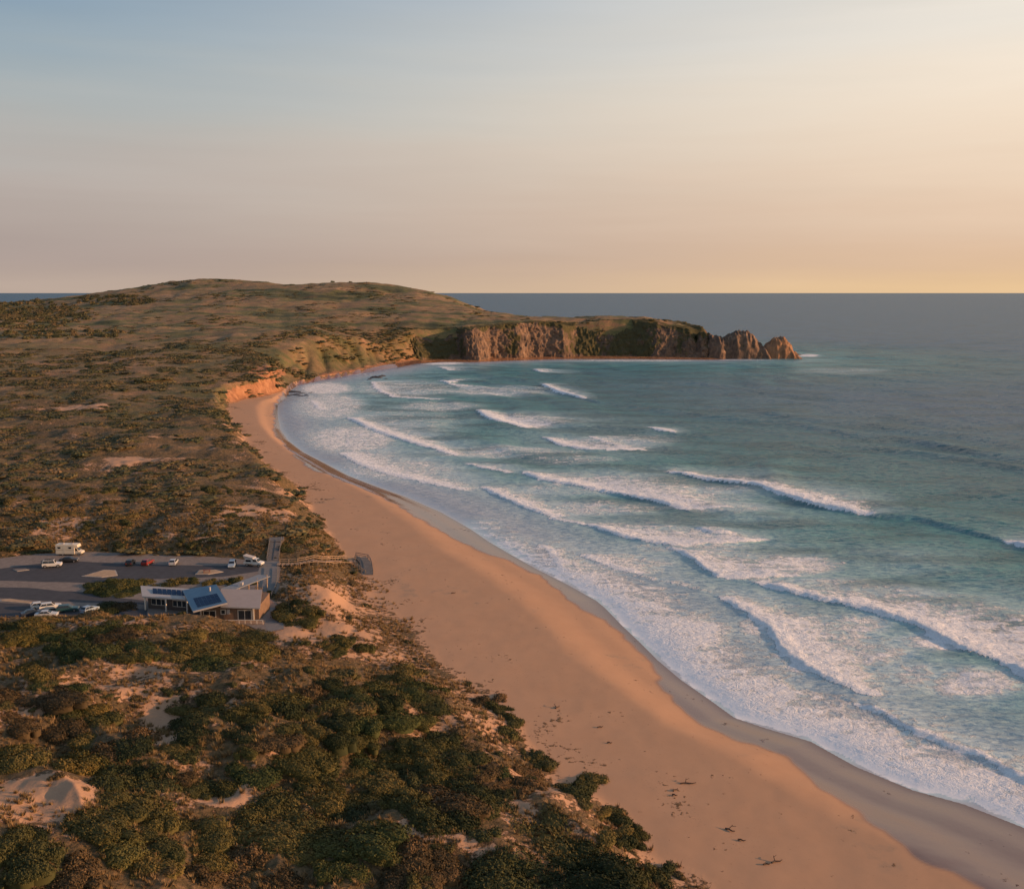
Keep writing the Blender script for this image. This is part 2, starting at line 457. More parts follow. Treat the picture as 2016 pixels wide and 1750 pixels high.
_plain = {}
def plain(name, color, rough=0.7, metal=0.0, var=0.15, scale=2.0, spec=0.4):
    if name in _plain: return _plain[name]
    m, nt, b = new_mat(name)
    n = noise(nt, scale, 5, 0.6, coords(nt))
    lo = tuple(c * (1 - var) for c in color); hi = tuple(min(1, c * (1 + var)) for c in color)
    nt.links.new(ramp(nt, n, [(0.3, lo), (0.7, hi)]), b.inputs['Base Color'])
    b.inputs['Roughness'].default_value = rough; b.inputs['Metallic'].default_value = metal
    b.inputs['Specular IOR Level'].default_value = spec
    _plain[name] = m
    return m

# ---- terrain material
def make_terrain_mat():
    m, nt, b = new_mat("dune_ground"); L = nt.links
    co = coords(nt)
    cover, wet, rock, bare = attr(nt, 'cover'), attr(nt, 'wet'), attr(nt, 'rock'), attr(nt, 'bare')
    n_f = noise(nt, 0.9, 6, 0.65, co); n_m = noise(nt, 0.16, 5, 0.6, co); n_l = noise(nt, 0.028, 5, 0.6, co); n_xl = noise(nt, 0.009, 4, 0.6, co)
    sand = mix(nt, n_m, (0.41, 0.235, 0.138), (0.49, 0.29, 0.175))
    sand = mix(nt, sstep(nt, n_f, 0.62, 0.8), sand, (0.27, 0.14, 0.075))
    sand = mix(nt, sstep(nt, mathn(nt, 'MULTIPLY', n_l, n_m), 0.33, 0.42), sand, (0.37, 0.235, 0.15))
    wetsand = mix(nt, n_l, (0.105, 0.050, 0.042), (0.14, 0.066, 0.054))
    sand = mix(nt, wet, sand, wetsand)
    wr = attr(nt, 'wrack')
    speck = sstep(nt, noise(nt, 2.6, 4, 0.75, co), 0.60, 0.68)
    sand = mix(nt, mathn(nt, 'MULTIPLY', mathn(nt, 'MULTIPLY', wr, speck), 0.5), sand, (0.10, 0.06, 0.035))
    litter = ramp(nt, n_f, [(0.28, (0.040, 0.030, 0.014)), (0.45, (0.095, 0.066, 0.029)), (0.58, (0.155, 0.098, 0.047)), (0.75, (0.25, 0.155, 0.083))])
    heath = ramp(nt, mathn(nt, 'ADD', mathn(nt, 'MULTIPLY', n_l, 0.62), mathn(nt, 'MULTIPLY', n_m, 0.38)),
                 [(0.38, (0.038, 0.046, 0.019)), (0.44, (0.080, 0.078, 0.030)), (0.49, (0.14, 0.108, 0.048)), (0.54, (0.21, 0.125, 0.066)), (0.60, (0.33, 0.19, 0.105))])
    heath = mix(nt, mathn(nt, 'MULTIPLY', n_f, 0.75), heath, ramp(nt, n_xl, [(0.40, (0.055, 0.060, 0.025)), (0.48, (0.11, 0.098, 0.040)), (0.54, (0.19, 0.125, 0.058)), (0.62, (0.23, 0.125, 0.070))]))
    grass = ramp(nt, noise(nt, 0.02, 6, 0.65, coords(nt, (0.42, 1.15, 1.0))), [(0.38, (0.050, 0.056, 0.028)), (0.44, (0.115, 0.115, 0.046)), (0.485, (0.19, 0.150, 0.068)), (0.525, (0.28, 0.155, 0.086)), (0.57, (0.21, 0.155, 0.070)), (0.64, (0.40, 0.235, 0.13))])  # hill albedo lightened to stand in for haze lifting the shadows
    heath = mix(nt, mathn(nt, 'MULTIPLY', attr(nt, 'hill'), 0.9), heath, mix(nt, mathn(nt, 'MULTIPLY', sstep(nt, n_f, 0.5, 0.7), 0.45), grass, (0.05, 0.052, 0.026)))
    veg = mix(nt, sstep(nt, cover, 1.0, 1.6), litter, heath)
    cm = sstep(nt, mathn(nt, 'ADD', cover, mathn(nt, 'ADD', mathn(nt, 'MULTIPLY', mathn(nt, 'SUBTRACT', n_f, 0.5), 1.9), mathn(nt, 'MULTIPLY', mathn(nt, 'SUBTRACT', n_m, 0.5), 1.6))), 0.42, 0.62)
    col = mix(nt, cm, sand, veg)
    rockc = ramp(nt, n_m, [(0.35, (0.20, 0.09, 0.045)), (0.55, (0.36, 0.17, 0.085)), (0.7, (0.42, 0.22, 0.12))])
    col = mix(nt, sstep(nt, mathn(nt, 'ADD', rock, mathn(nt, 'MULTIPLY', mathn(nt, 'SUBTRACT', n_m, 0.5), 1.2)), 0.45, 0.6), col, rockc)
    L.new(col, b.inputs['Base Color'])
    rr = mix(nt, wet, (0.85, 0.85, 0.85), (0.09, 0.09, 0.09)); L.new(rr, b.inputs['Roughness'])
    L.new(mathn(nt, 'ADD', 0.2, mathn(nt, 'MULTIPLY', wet, 0.26)), b.inputs['Specular IOR Level'])
    hb = mathn(nt, 'MULTIPLY', mathn(nt, 'ADD', mathn(nt, 'MULTIPLY', n_f, 0.5), mathn(nt, 'MULTIPLY', n_m, 0.9)), mathn(nt, 'ADD', mathn(nt, 'MULTIPLY', cm, 1.0), bare))
    bump(nt, hb, 0.9, 0.9, b)
    return m

# ------------------------------------------------------------------ terrain sheet
def build_terrain():
    nc, nr = 760, 860
    u = np.linspace(-0.82, 0.62, nc)
    Y = np.concatenate([np.geomspace(42, 2750, nr)])
    UU, YY = np.meshgrid(u, Y)
    P = np.stack([(UU * YY).ravel(), YY.ravel()], -1)
    z, d, dt, w, L = height(P, True)
    x, y = P[:, 0], P[:, 1]
    wetd = -poly_sd(P, WET)                      # + on the seaward side
    wet = smooth(wetd + fbm(x / 16, y / 16, 3, 21) * 1.8 + np.abs(perlin(x / 11, y / 11, 22)) * 1.6 - .5, -0.9, 0.8) * (dt < 0)
    px, py = to_px(x, y, z)
    far = smooth(y, 420, 760)
    cov = 0.72 + fbm(x / 26, y / 26, 3, 31) * 0.46
    cov = cov * smooth(dt, -3, 4)
    # loose sandy dune by the beach stair and the foredune edge
    cov -= 0.46 * smooth(-np.hypot((px - 745) / 150, (py - 1225) / 105), -1.0, -0.3) * (1 - far)
    cov += (0.34 + 0.6 * fbm(x / 44, y / 24, 3, 38)) * smooth(dt, 2, 10) * smooth(y, 280, 380)
    cov += far * 0.9
    for cx_, cy_, rx_, ry_, a_ in BARE:
        cov -= a_ * smooth(-np.hypot((px - cx_) / rx_, (py - cy_) / ry_), -1.0, -0.45)
    cov = np.where(dt > 0, cov, np.where(dt > -22, 0.30 * smooth(dt, -18, -1) * smooth(fbm(x / 16, y / 16, 3, 33), -0.2, 0.5), 0))
    slope_rock = np.zeros(len(x))
    sb = np.clip(d / np.maximum(d - np.minimum(dt, d - 1), .5), 0, 1)
    wrack = (dt < 0) * np.maximum(np.exp(-((sb - .80 + .07 * fbm(x / 25, y / 25, 2, 35)) / .07) ** 2), .7 * np.exp(-((sb - .60 + .06 * fbm(x / 19, y / 19, 2, 36)) / .012) ** 2)) * smooth(fbm(x / 13, y / 13, 3, 37), -.25, .5)
    lowc = smooth(-np.hypot((px - 500) / 85, (py - 770) / 45), -1.0, -0.3)
    rise = smooth(dt / np.maximum(w, 1), 0, 1)
    slope_rock = np.maximum(slope_rock, lowc * (dt > -1) * smooth(1 - rise, 0.04, 0.5) * 1.4)
    slope_rock = np.maximum(slope_rock, smooth(-np.hypot((px - 525) / 60, (py - 733) / 20), -1.0, -0.3) * 1.0)
    slope_rock = np.maximum(slope_rock, (smooth(y, 1080, 1130) * smooth(x, -125, -100)) * smooth(-dt, -3, 0.5))
    slope_rock = np.maximum(slope_rock, 0.7 * smooth(px, 600, 640) * smooth(-px, -850, -800) * smooth(dt, -2, 1) * smooth(-dt, -16, -3) * (y > 800))
    Fc = []
    idx = np.arange(nc * nr).reshape(nr, nc)
    q = np.stack([idx[:-1, :-1], idx[:-1, 1:], idx[1:, 1:], idx[1:, :-1]], -1).reshape(-1, 4)
    keep = (z[q] > -1.2).any(1)
    q = q[keep]
    used = np.zeros(len(x), bool); used[q.ravel()] = True
    rm = np.cumsum(used) - 1
    V = np.stack([x, y, z], -1)[used]
    o = mesh_np('ground', V, rm[q], make_terrain_mat(), True,
                dict(cover=cov[used], wet=wet[used], rock=slope_rock[used], bare=(0.03 + 0.25 * smooth(dt, -2, 10))[used], hill=(smooth(y, 650, 1100) * (1 - 0.9 * smooth(px, 590, 640) * smooth(-px, -850, -800) * smooth(-dt, -70, -40)))[used], wrack=wrack[used]))
    tag(o, kind='structure')
    return o

BARE = [(80, 1570, 130, 60, .7), (330, 1425, 60, 55, .6), (270, 1305, 110, 35, .5), (450, 1572, 80, 22, .5), (840, 1620, 70, 40, .6), (1010, 1590, 60, 40, .4), (600, 1240, 110, 30, .8), (100, 800, 110, 14, .9), (200, 800, 25, 8, 1.2),
        (130, 1640, 90, 40, .4), (560, 1470, 60, 20, .6), (240, 905, 60, 10, .6), (330, 900, 90, 16, .55), (480, 1005, 60, 14, .55), (560, 1015, 40, 16, .6), (150, 1025, 110, 12, .5), (310, 858, 30, 7, .9), (410, 880, 26, 8, .8), (330, 1060, 40, 16, .4), (470, 870, 40, 14, .5), (640, 1180, 60, 40, .5)]
ground = build_terrain()

# ------------------------------------------------------------------ sea
BREAKERS = [  # (line in the photo, foam trail behind the crest in metres at each point, crest height, strength)
    ([(1318, 932), (1400, 945), (1480, 955), (1530, 975), (1600, 995), (1705, 1012)], [5, 9, 7, 12, 12, 3], 1.5, 1.0),
    ([(1705, 1013), (1800, 1020), (1880, 1040), (1985, 1065)], [0.5, .3, .3, .5], .9, 0.25),
    ([(1985, 1067), (2016, 1078), (2120, 1100), (2300, 1135)], [4, 7, 9, 9], 1.5, 1.0),
    ([(1030, 932), (1060, 945), (1120, 955), (1200, 970), (1290, 988), (1345, 1003)], [3, 9, 18, 22, 18, 5], 1.1, .95),
    ([(1335, 1001), (1385, 1004), (1430, 1002)], [5, 5, 2], .4, .9),
    ([(950, 962), (985, 980), (1030, 1000), (1085, 1018)], [4, 6, 6, 4], .8, 1.0),
    ([(1085, 1022), (1110, 1028), (1150, 1033)], [2, 2, 1.5], .6, .9),
    ([(1158, 1036), (1200, 1050), (1260, 1066), (1320, 1076), (1420, 1072), (1500, 1064)], [3, 10, 15, 18, 10, 3], 1.0, .95),
    ([(1373, 1040), (1400, 1050), (1440, 1053)], [2, 4, 2], .8, .9),
    ([(1330, 1085), (1365, 1105), (1380, 1120), (1410, 1137), (1450, 1141), (1560, 1137)], [3, 9, 14, 22, 26, 6], .9, .9),
    ([(1145, 1095), (1180, 1112), (1250, 1130)], [3, 10, 4], .5, .85),
    ([(1250, 1135), (1330, 1150), (1390, 1165)], [1, 1.5, .7], .4, .6),
    ([(1495, 1152), (1560, 1170), (1640, 1187), (1720, 1207), (1790, 1227), (1830, 1250), (1900, 1283), (1975, 1302)], [3, 5, 7, 9, 14, 22, 26, 18], 1.2, 1.0),
    ([(1975, 1308), (2016, 1335), (2120, 1370), (2300, 1420)], [6, 9, 9, 9], 1.3, 1.0),
    ([(1418, 1180), (1470, 1212), (1510, 1237), (1530, 1275), (1560, 1303), (1620, 1337), (1700, 1367)], [4, 6, 12, 12, 12, 8, 3], .9, 1.0),
    ([(1690, 1388), (1740, 1410), (1800, 1445), (1880, 1475), (1960, 1510), (2016, 1540), (2140, 1590)], [1, 1.4, 1.6, 1.6, 1.6, 1.6, 1.6], .8, .9),
    ([(685, 823), (720, 841), (770, 860), (820, 876), (890, 896)], [5, 8, 9, 8, 4], .9, 1.0),
    ([(890, 897), (960, 893), (1060, 885)], [5, 7, 3], .2, .55),
    ([(670, 893), (700, 912), (750, 930), (830, 950), (905, 965)], [10, 12, 10, 8, 4], .5, .95),
    ([(938, 810), (960, 826), (1000, 836), (1030, 844)], [5, 18, 22, 3], 1.3, 1.0),
    ([(1000, 826), (1060, 822), (1110, 823)], [8, 8, 3], .2, .6),
    ([(1068, 862), (1100, 876), (1160, 886), (1250, 886)], [4, 14, 18, 8], .9, .9),
    ([(1160, 862), (1200, 875), (1260, 886)], [4, 8, 5], .4, .7),
    ([(1065, 757), (1095, 772), (1150, 785)], [5, 6, 2], 1.5, 1.0),
    ([(1150, 785), (1180, 793)], [1, .4], 1.2, .4),
    ([(1272, 844), (1300, 850), (1320, 852)], [4, 6, 2], 1.3, 1.0),
    ([(864, 750), (880, 755), (900, 753)], [16, 22, 10], 1.5, 1.0),
    ([(732, 752), (735, 764), (770, 782), (860, 787)], [8, 10, 8, 3], .5, .8),
    ([(760, 768), (860, 770), (960, 778)], [3, 4, 2], .3, .5),
    ([(920, 915), (950, 922), (1000, 930)], [2, 5, 2], .5, .8),
    ([(1050, 728), (1066, 733)], [9, 9], 1.2, .8),
    ([(945, 772), (975, 778)], [4, 3], .5, .7),
    ([(612, 790), (622, 802), (632, 806)], [8, 8, 4], .4, .8),
    ([(590, 752), (650, 744), (720, 736)], [5, 4, 2], .2, .7),
    ([(860, 722), (880, 728)], [14, 10], .5, .7),
    ([(1060, 1075), (1075, 1082), (1090, 1100), (1095, 1125)], [3, 4, 5, 4], .3, .8),
    ([(1425, 709), (1500, 709)], [2, 2], .3, .8),
]
FOAM_BLOBS = [(1320, 1250, 170, 60, .62), (1480, 1370, 150, 60, .62), (1690, 1465, 170, 50, .66), (1900, 1540, 160, 50, .7), (2100, 1620, 160, 60, .7), (1600, 1290, 110, 55, .58), (1680, 1230, 90, 30, .45), (1920, 1345, 130, 40, .52),
              (1560, 1112, 130, 30, .5), (1200, 1190, 110, 35, .55), (780, 830, 200, 40, .24), (800, 765, 170, 22, .30), (690, 865, 130, 40, .46), (780, 925, 170, 32, .38), (1000, 890, 220, 16, .32), (650, 800, 100, 40, .40), (640, 765, 80, 18, .48), (980, 770, 160, 14, .34), (1180, 1000, 180, 20, .36), (1350, 1075, 160, 16, .34), (1240, 1110, 110, 22, .4),
              (1250, 865, 120, 18, .30), (1120, 960, 150, 22, .28), (1000, 1080, 70, 40, .45), (950, 1040, 60, 30, .35), (1592, 700, 30, 4, .5), (1660, 730, 120, 8, .2), (1700, 1290, 130, 36, .42), (1860, 1262, 120, 26, .5), (1500, 1235, 70, 40, .45), (1640, 1150, 120, 16, .34), (1420, 960, 110, 12, .3), (860, 800, 120, 14, .34), (1130, 905, 130, 12, .3), (1720, 1170, 160, 30, .3), (870, 715, 60, 5, .5), (1250, 710, 180, 3, .35), (1450, 1000, 120, 18, .28), (1800, 1330, 60, 30, .4)]
GLASSY = [(1900, 1050, 120, 12), (1650, 1110, 150, 14), (1330, 1022, 130, 14), (1800, 1410, 120, 30)]

def make_sea_mat():
    m, nt, b = new_mat("sea_water"); L = nt.links
    co = coords(nt)
    cs = coords(nt, (1.0, 2.4, 1.0), (0, 0, math.radians(-35)))
    foam, depth, milk = attr(nt, 'foam'), attr(nt, 'depth'), attr(nt, 'milk')
    n_f = noise(nt, 0.55, 6, 0.7, co, 0.6); n_m = noise(nt, 0.12, 5, 0.6, cs, 0.4); n_l = noise(nt, 0.018, 3, 0.5, cs)
    vor = nt.nodes.new('ShaderNodeTexVoronoi'); vor.feature = 'DISTANCE_TO_EDGE'; vor.inputs['Scale'].default_value = 0.30
    warp = nt.nodes.new('ShaderNodeVectorMath'); warp.operation = 'ADD'
    nv = nt.nodes.new('ShaderNodeTexNoise'); nv.inputs['Scale'].default_value = 0.5; nv.inputs['Detail'].default_value = 3
    L.new(co, nv.inputs['Vector'])
    sc = nt.nodes.new('ShaderNodeVectorMath'); sc.operation = 'SCALE'; sc.inputs['Scale'].default_value = 3.0
    L.new(nv.outputs['Color'], sc.inputs[0]); L.new(co, warp.inputs[0]); L.new(sc.outputs[0], warp.inputs[1]); L.new(warp.outputs[0], vor.inputs['Vector'])
    lace = mathn(nt, 'SUBTRACT', 1.0, mathn(nt, 'MULTIPLY', vor.outputs['Distance'], 2.4, clamp=True))
    water = ramp(nt, depth, [(0.0, (0.40, 0.38, 0.42)), (0.06, (0.37, 0.41, 0.49)), (0.11, (0.24, 0.36, 0.44)), (0.19, (0.12, 0.32, 0.355)), (0.34, (0.052, 0.225, 0.24)), (0.6, (0.036, 0.145, 0.17)), (1.0, (0.028, 0.102, 0.178))])  # shallow stops blend sand seen through with sky reflection put into the colour
    water = mix(nt, mathn(nt, 'MULTIPLY', milk, mathn(nt, 'ADD', 0.45, mathn(nt, 'MULTIPLY', n_m, 0.9))), water, (0.52, 0.65, 0.69))
    water = mix(nt, mathn(nt, 'MULTIPLY', mathn(nt, 'MULTIPLY', sstep(nt, n_l, 0.44, 0.62), sstep(nt, depth, 0.10, 0.25)), 0.55), water, (0.012, 0.062, 0.078))
    pat = mathn(nt, 'ADD', mathn(nt, 'MULTIPLY', mathn(nt, 'SUBTRACT', n_f, 0.5), 0.85), mathn(nt, 'ADD', mathn(nt, 'MULTIPLY', mathn(nt, 'SUBTRACT', n_m, 0.5), 1.25), mathn(nt, 'MULTIPLY', mathn(nt, 'SUBTRACT', lace, 0.6), 0.28)))
    fm = sstep(nt, mathn(nt, 'ADD', foam, mathn(nt, 'MULTIPLY', pat, mathn(nt, 'SUBTRACT', 1.15, mathn(nt, 'MULTIPLY', foam, 0.55)))), 0.36, 0.70)
    fm = mathn(nt, 'MULTIPLY', fm, sstep(nt, foam, 0.02, 0.16))
    foamc = mix(nt, n_m, (0.74, 0.76, 0.80), (0.88, 0.88, 0.88))
    L.new(mix(nt, fm, water, foamc), b.inputs['Base Color'])
    L.new(mathn(nt, 'ADD', 0.22, mathn(nt, 'MULTIPLY', fm, 0.6)), b.inputs['Roughness'])
    b.inputs['Specular IOR Level'].default_value = 0.30
    b.inputs['IOR'].default_value = 1.33
    # ripples
    w1 = noise(nt, 0.42, 5, 0.62, cs, 0.3); w2 = noise(nt, 0.09, 4, 0.55, cs, 0.3)
    hgt = mathn(nt, 'ADD', mathn(nt, 'ADD', mathn(nt, 'MULTIPLY', w1, 0.32), mathn(nt, 'MULTIPLY', w2, 0.9)), mathn(nt, 'MULTIPLY', mathn(nt, 'MULTIPLY', n_f, fm), 0.5))
    bump(nt, mathn(nt, 'MULTIPLY', hgt, sstep(nt, depth, 0.0, 0.06)), 1.0, 1.5, b)
    # wave-slope spread too fine for the mesh
    bn = [n_ for n_ in nt.nodes if n_.type == 'BUMP'][0]
    nz = nt.nodes.new('ShaderNodeTexNoise'); nz.inputs['Scale'].default_value = 0.30; nz.inputs['Detail'].default_value = 5; nz.inputs['Roughness'].default_value = 0.7
    L.new(cs, nz.inputs['Vector'])
    def vmath(op, a_, b_):
        q = nt.nodes.new('ShaderNodeVectorMath'); q.operation = op
        for i_, v_ in enumerate((a_, b_)):
            if isinstance(v_, tuple): q.inputs[i_].default_value = v_
            else: L.new(v_, q.inputs[i_])
        return q.outputs[0]
    sl = vmath('MULTIPLY', vmath('SUBTRACT', nz.outputs['Color'], (0.5, 0.5, 0.5)), (1.5, 1.9, 0.0))
    sl2 = nt.nodes.new('ShaderNodeVectorMath'); sl2.operation = 'SCALE'; L.new(sl, sl2.inputs[0]); L.new(mathn(nt, 'MULTIPLY', sstep(nt, depth, 0.0, 0.10), mathn(nt, 'SUBTRACT', 1.0, fm)), sl2.inputs['Scale'])
    nn = nt.nodes.new('ShaderNodeVectorMath'); nn.operation = 'NORMALIZE'
    L.new(vmath('ADD', bn.outputs['Normal'], sl2.outputs[0]), nn.inputs[0]); L.new(nn.outputs[0], b.inputs['Normal'])
    # waves hide each other at grazing angles, so the mean reflectance of a rough sea stays low
    gl = nt.nodes.new('ShaderNodeBsdfGlossy'); gl.inputs['Roughness'].default_value = 0.2; L.new(nn.outputs[0], gl.inputs['Normal'])
    fr = nt.nodes.new('ShaderNodeFresnel'); fr.inputs['IOR'].default_value = 1.33; L.new(nn.outputs[0], fr.inputs['Normal'])
    capv = mathn(nt, 'ADD', 0.30, mathn(nt, 'MULTIPLY', mathn(nt, 'SUBTRACT', 1.0, sstep(nt, depth, 0.03, 0.16)), 0.3))
    fac = mathn(nt, 'MULTIPLY', mathn(nt, 'MINIMUM', fr.outputs[0], capv), mathn(nt, 'SUBTRACT', 1.0, fm))
    ms = nt.nodes.new('ShaderNodeMixShader'); L.new(fac, ms.inputs[0]); L.new(b.outputs[0], ms.inputs[1]); L.new(gl.outputs[0], ms.inputs[2])
    L.new(ms.outputs[0], nt.nodes['Material Output'].inputs['Surface'])
    b.inputs['Specular IOR Level'].default_value = 0.0
    return m

def build_sea():
    nc, nr = 640, 900
    u = np.linspace(-0.62, 0.78, nc)
    Y = np.concatenate([np.geomspace(48, 1700, nr), np.geomspace(1720, 48000, 70)])
    nr = len(Y)
    UU, YY = np.meshgrid(u, Y)
    # beyond the cape the sheet widens to the left so the sea also lies behind the land
    UU = np.where(YY > 1700, UU * (1 + 0.5 * np.clip((YY - 1700) / 4000, 0, 1)), UU)
    x, y = (UU * YY).ravel(), YY.ravel()
    P = np.stack([x, y], -1)
    d = -poly_sd(P, COAST)                        # + seaward
    px, py = to_px(x, y, np.zeros(len(x)))
    foam = np.zeros(len(x)); h = np.zeros(len(x)); wash = np.zeros(len(x))
    wob = fbm(x / 9, y / 9, 3, 41) * 1.8
    fine = fbm(x / 2.2, y / 2.2, 3, 44)
    for line, trail, hh, st in BREAKERS:
        A = at_z([p[0] for p in line], [p[1] for p in line], 0.0)
        lo = A.min(0) - 70; hi = A.max(0) + 70
        sel = np.where((x > lo[0]) & (x < hi[0]) & (y > lo[1]) & (y < hi[1]))[0]
        if not len(sel): continue
        X, Yv = x[sel], y[sel]
        ws = np.zeros(len(sel)) + 1e-12; best = np.full(len(sel), 1e9); sd = np.zeros(len(sel)); tr = np.zeros(len(sel)); endd = np.zeros(len(sel)); along = np.zeros(len(sel))
        seg = np.linalg.norm(np.diff(A, axis=0), axis=1); tot = seg.sum(); acc = 0
        for i in range(len(A) - 1):
            a, b = A[i], A[i + 1]; e = b - a; Lq = e @ e
            tt = ((X - a[0]) * e[0] + (Yv - a[1]) * e[1]) / Lq
            t = np.clip(tt, 0, 1)
            dd = np.hypot(X - a[0] - t * e[0], Yv - a[1] - t * e[1])
            m = dd < best
            best[m] = dd[m]
            cr = (e[0] * (Yv - a[1]) - e[1] * (X - a[0])) / math.sqrt(Lq)
            sd[m] = (np.sign(cr) * dd)[m]
            wg = 1 / (dd + 1.5) ** 4; ws += wg; tr += wg * (trail[i] * (1 - t) + trail[i + 1] * t)
            along[m] = ((acc + t * seg[i]) / tot)[m]
            over = np.where(tt < 0, -tt, np.where(tt > 1, tt - 1, 0)) * math.sqrt(Lq)
            endd[m] = (over * (((i == 0) & (tt < 0)) | ((i == len(A) - 2) & (tt > 1))))[m]
            acc += seg[i]
        tr = tr / ws
        sdw = sd + wob[sel] * 0.55
        cap = np.exp(-(endd / (2.5 + 0.6 * np.maximum(sd, 0))) ** 2)
        taper = smooth(along, 0, 0.06) * smooth(1 - along, 0, 0.10)
        front = smooth(sdw, -0.8, 0.2)
        roll = 1 - smooth(sdw, np.minimum(2.0, tr * 0.5).mean(), 4.5 if tr.mean() > 3 else 2.0)
        tr = tr * 3.0
        trailv = np.clip(1 - sdw / np.maximum(tr, 0.4), 0, 1) ** 0.9
        f = front * np.maximum(roll * np.clip(tr / 1.5, 0, 1), trailv * 0.86) * cap * st
        f *= (sdw < tr + 4)
        wash[sel] = np.maximum(wash[sel], smooth(sdw, -1, 1) * np.clip(1 - sdw / (tr * 1.5 + 3), 0, 1) * cap * min(st, .9) * .95 * smooth(tr, 1.5, 5))
        foam[sel] = np.maximum(foam[sel], f)
        prof = np.where(sd < 1.2, np.exp(-((sd - 1.2) / 1.5) ** 2), np.exp(-((sd - 1.2) / 6.5) ** 2))
        h[sel] = np.maximum(h[sel], 0.72 * hh * prof * np.exp(-(endd / 9) ** 2) * (0.35 + 0.65 * taper))
    blob = np.zeros(len(x))
    for cx_, cy_, rx_, ry_, a_ in FOAM_BLOBS:
        blob = np.maximum(blob, 1.25 * a_ * smooth(1 - np.hypot((px - cx_) / rx_, (py - cy_) / ry_), 0, 0.6))
    # swash along the beach
    near = smooth(y, 120, 700)
    beach = (py > 760) & (d > -6)
    edge = fbm(x / 7, y / 7, 3, 47) * 1.2
    sw = np.where(beach, smooth(d + edge, -0.5, 0.6) * smooth(-(d + edge), -(36 + 0 * d), -4) * (0.76 - 0.40 * near) * smooth(py, 960, 1150), 0)
    sw = np.maximum(sw, np.where(beach, smooth(d + edge, -0.4, 0.3) * smooth(-(d + edge), -2.4, -0.6) * 0.62 * smooth(py, 1080, 1200), 0))
    foam = np.maximum(foam, np.maximum(blob * (d > 0.5), sw))
    milk = np.clip(smooth(-d, -150, -4) * 0.25 + np.minimum(blob * 1.1, .6) + foam * 0.35 + wash, 0, 1) * smooth(-y, -1500, -1200)
    for cx_, cy_, rx_, ry_ in [(1450, 1010, 330, 60), (1750, 1110, 250, 60), (1150, 870, 260, 70), (700, 820, 190, 90)]:
        milk = np.maximum(milk, 0.34 * smooth(1 - np.hypot((px - cx_) / rx_, (py - cy_) / ry_), 0, 0.8))
    # swell
    warp = fbm(x / 160, y / 160, 2, 51) * 38
    nxs, nys = 0.81, 0.58
    ph = (x * nxs + y * nys) + warp
    amp = smooth(d, 10, 120) * (1 - smooth(y, 1500, 2600))
    sw1 = np.sin(ph * 2 * math.pi / 47) * (0.6 + 0.8 * perlin(x / 70, y / 70, 53))
    sw1 = np.sign(sw1) * np.abs(sw1) ** 1.2
    sw2 = np.sin((x * 0.95 + y * 0.3 + warp * 0.6) * 2 * math.pi / 21) * (0.5 + perlin(x / 40, y / 40, 54))
    chop = fbm(x / 5.5, y / 9.0, 4, 55)
    z = h + amp * ((0.62 + 0.4 * smooth(d, 40, 90) * (1 - smooth(d, 300, 450))) * sw1 + 0.2 * sw2) * (1 - 0.5 * np.clip(h, 0, 1)) + chop * 0.13 * smooth(d, 2, 40) * (1 - smooth(y, 900, 1500)) + foam * fine * 0.16 * smooth(h, .15, .7)
    z = z * smooth(d, 0, 8)
    # thin run-up climbs the wet sand a little
    z = np.where(d < 3, 0.02 + 0 * z, z)
    z = np.where(d >= 3, np.maximum(z, -0.6) + 0.02, z)
    depth = np.clip(d / 420, 0, 1) ** 0.8
    idx = np.arange(nc * nr).reshape(nr, nc)
    q = np.stack([idx[:-1, :-1], idx[:-1, 1:], idx[1:, 1:], idx[1:, :-1]], -1).reshape(-1, 4)
    q = q[(d[q] > -4).any(1)]
    used = np.zeros(len(x), bool); used[q.ravel()] = True
    rm = np.cumsum(used) - 1
    o = mesh_np('sea', np.stack([x, y, z], -1)[used], rm[q], make_sea_mat(), True, dict(foam=foam[used], depth=depth[used], milk=milk[used]))
    tag(o, kind='structure')
    return o
sea = build_sea()

# ------------------------------------------------------------------ cliff of the cape and its stacks
def make_rock_mat(name, warm=1.0):
    m, nt, b = new_mat(name); L = nt.links
    co = coords(nt); cv = coords(nt, (1, 1, 0.8))
    n1 = noise(nt, 0.035, 4, 0.6, co); n2 = noise(nt, 0.14, 6, 0.65, cv, 0.8); n3 = noise(nt, 0.55, 5, 0.7, cv)
    rock = ramp(nt, n2, [(0.32, (0.045, 0.038, 0.034)), (0.44, (0.115, 0.080, 0.060)), (0.56, (0.21, 0.130, 0.085)), (0.70, (0.36, 0.26, 0.19))])
    rock = mix(nt, mathn(nt, 'MULTIPLY', n3, 0.6), rock, (0.13, 0.085, 0.06))
    if warm > 1: rock = mix(nt, 0.55, rock, mix(nt, n2, (0.26, 0.125, 0.06), (0.48, 0.25, 0.125)))  # mixes sunlit orange into the rock colour
    green = mix(nt, n3, (0.035, 0.036, 0.018), (0.10, 0.082, 0.035))
    veg = attr(nt, 'veg')
    mk = sstep(nt, mathn(nt, 'ADD', veg, mathn(nt, 'ADD', mathn(nt, 'MULTIPLY', mathn(nt, 'SUBTRACT', n1, 0.5), 2.2), mathn(nt, 'MULTIPLY', mathn(nt, 'SUBTRACT', n2, 0.5), 1.3))), 0.4, 0.6)
    L.new(mix(nt, mk, rock, green), b.inputs['Base Color'])
    b.inputs['Roughness'].default_value = 0.9; b.inputs['Specular IOR Level'].default_value = 0.2
    bump(nt, mathn(nt, 'ADD', n2, mathn(nt, 'MULTIPLY', n3, 0.4)), 0.7, 1.5, b)
    return m
ROCK = make_rock_mat("cliff_rock")
ROCK_TIP_SUNLIT = make_rock_mat("sunlit_tip_rock", 1.5)  # brighter copy of the cliff rock with sunlight painted into its colour

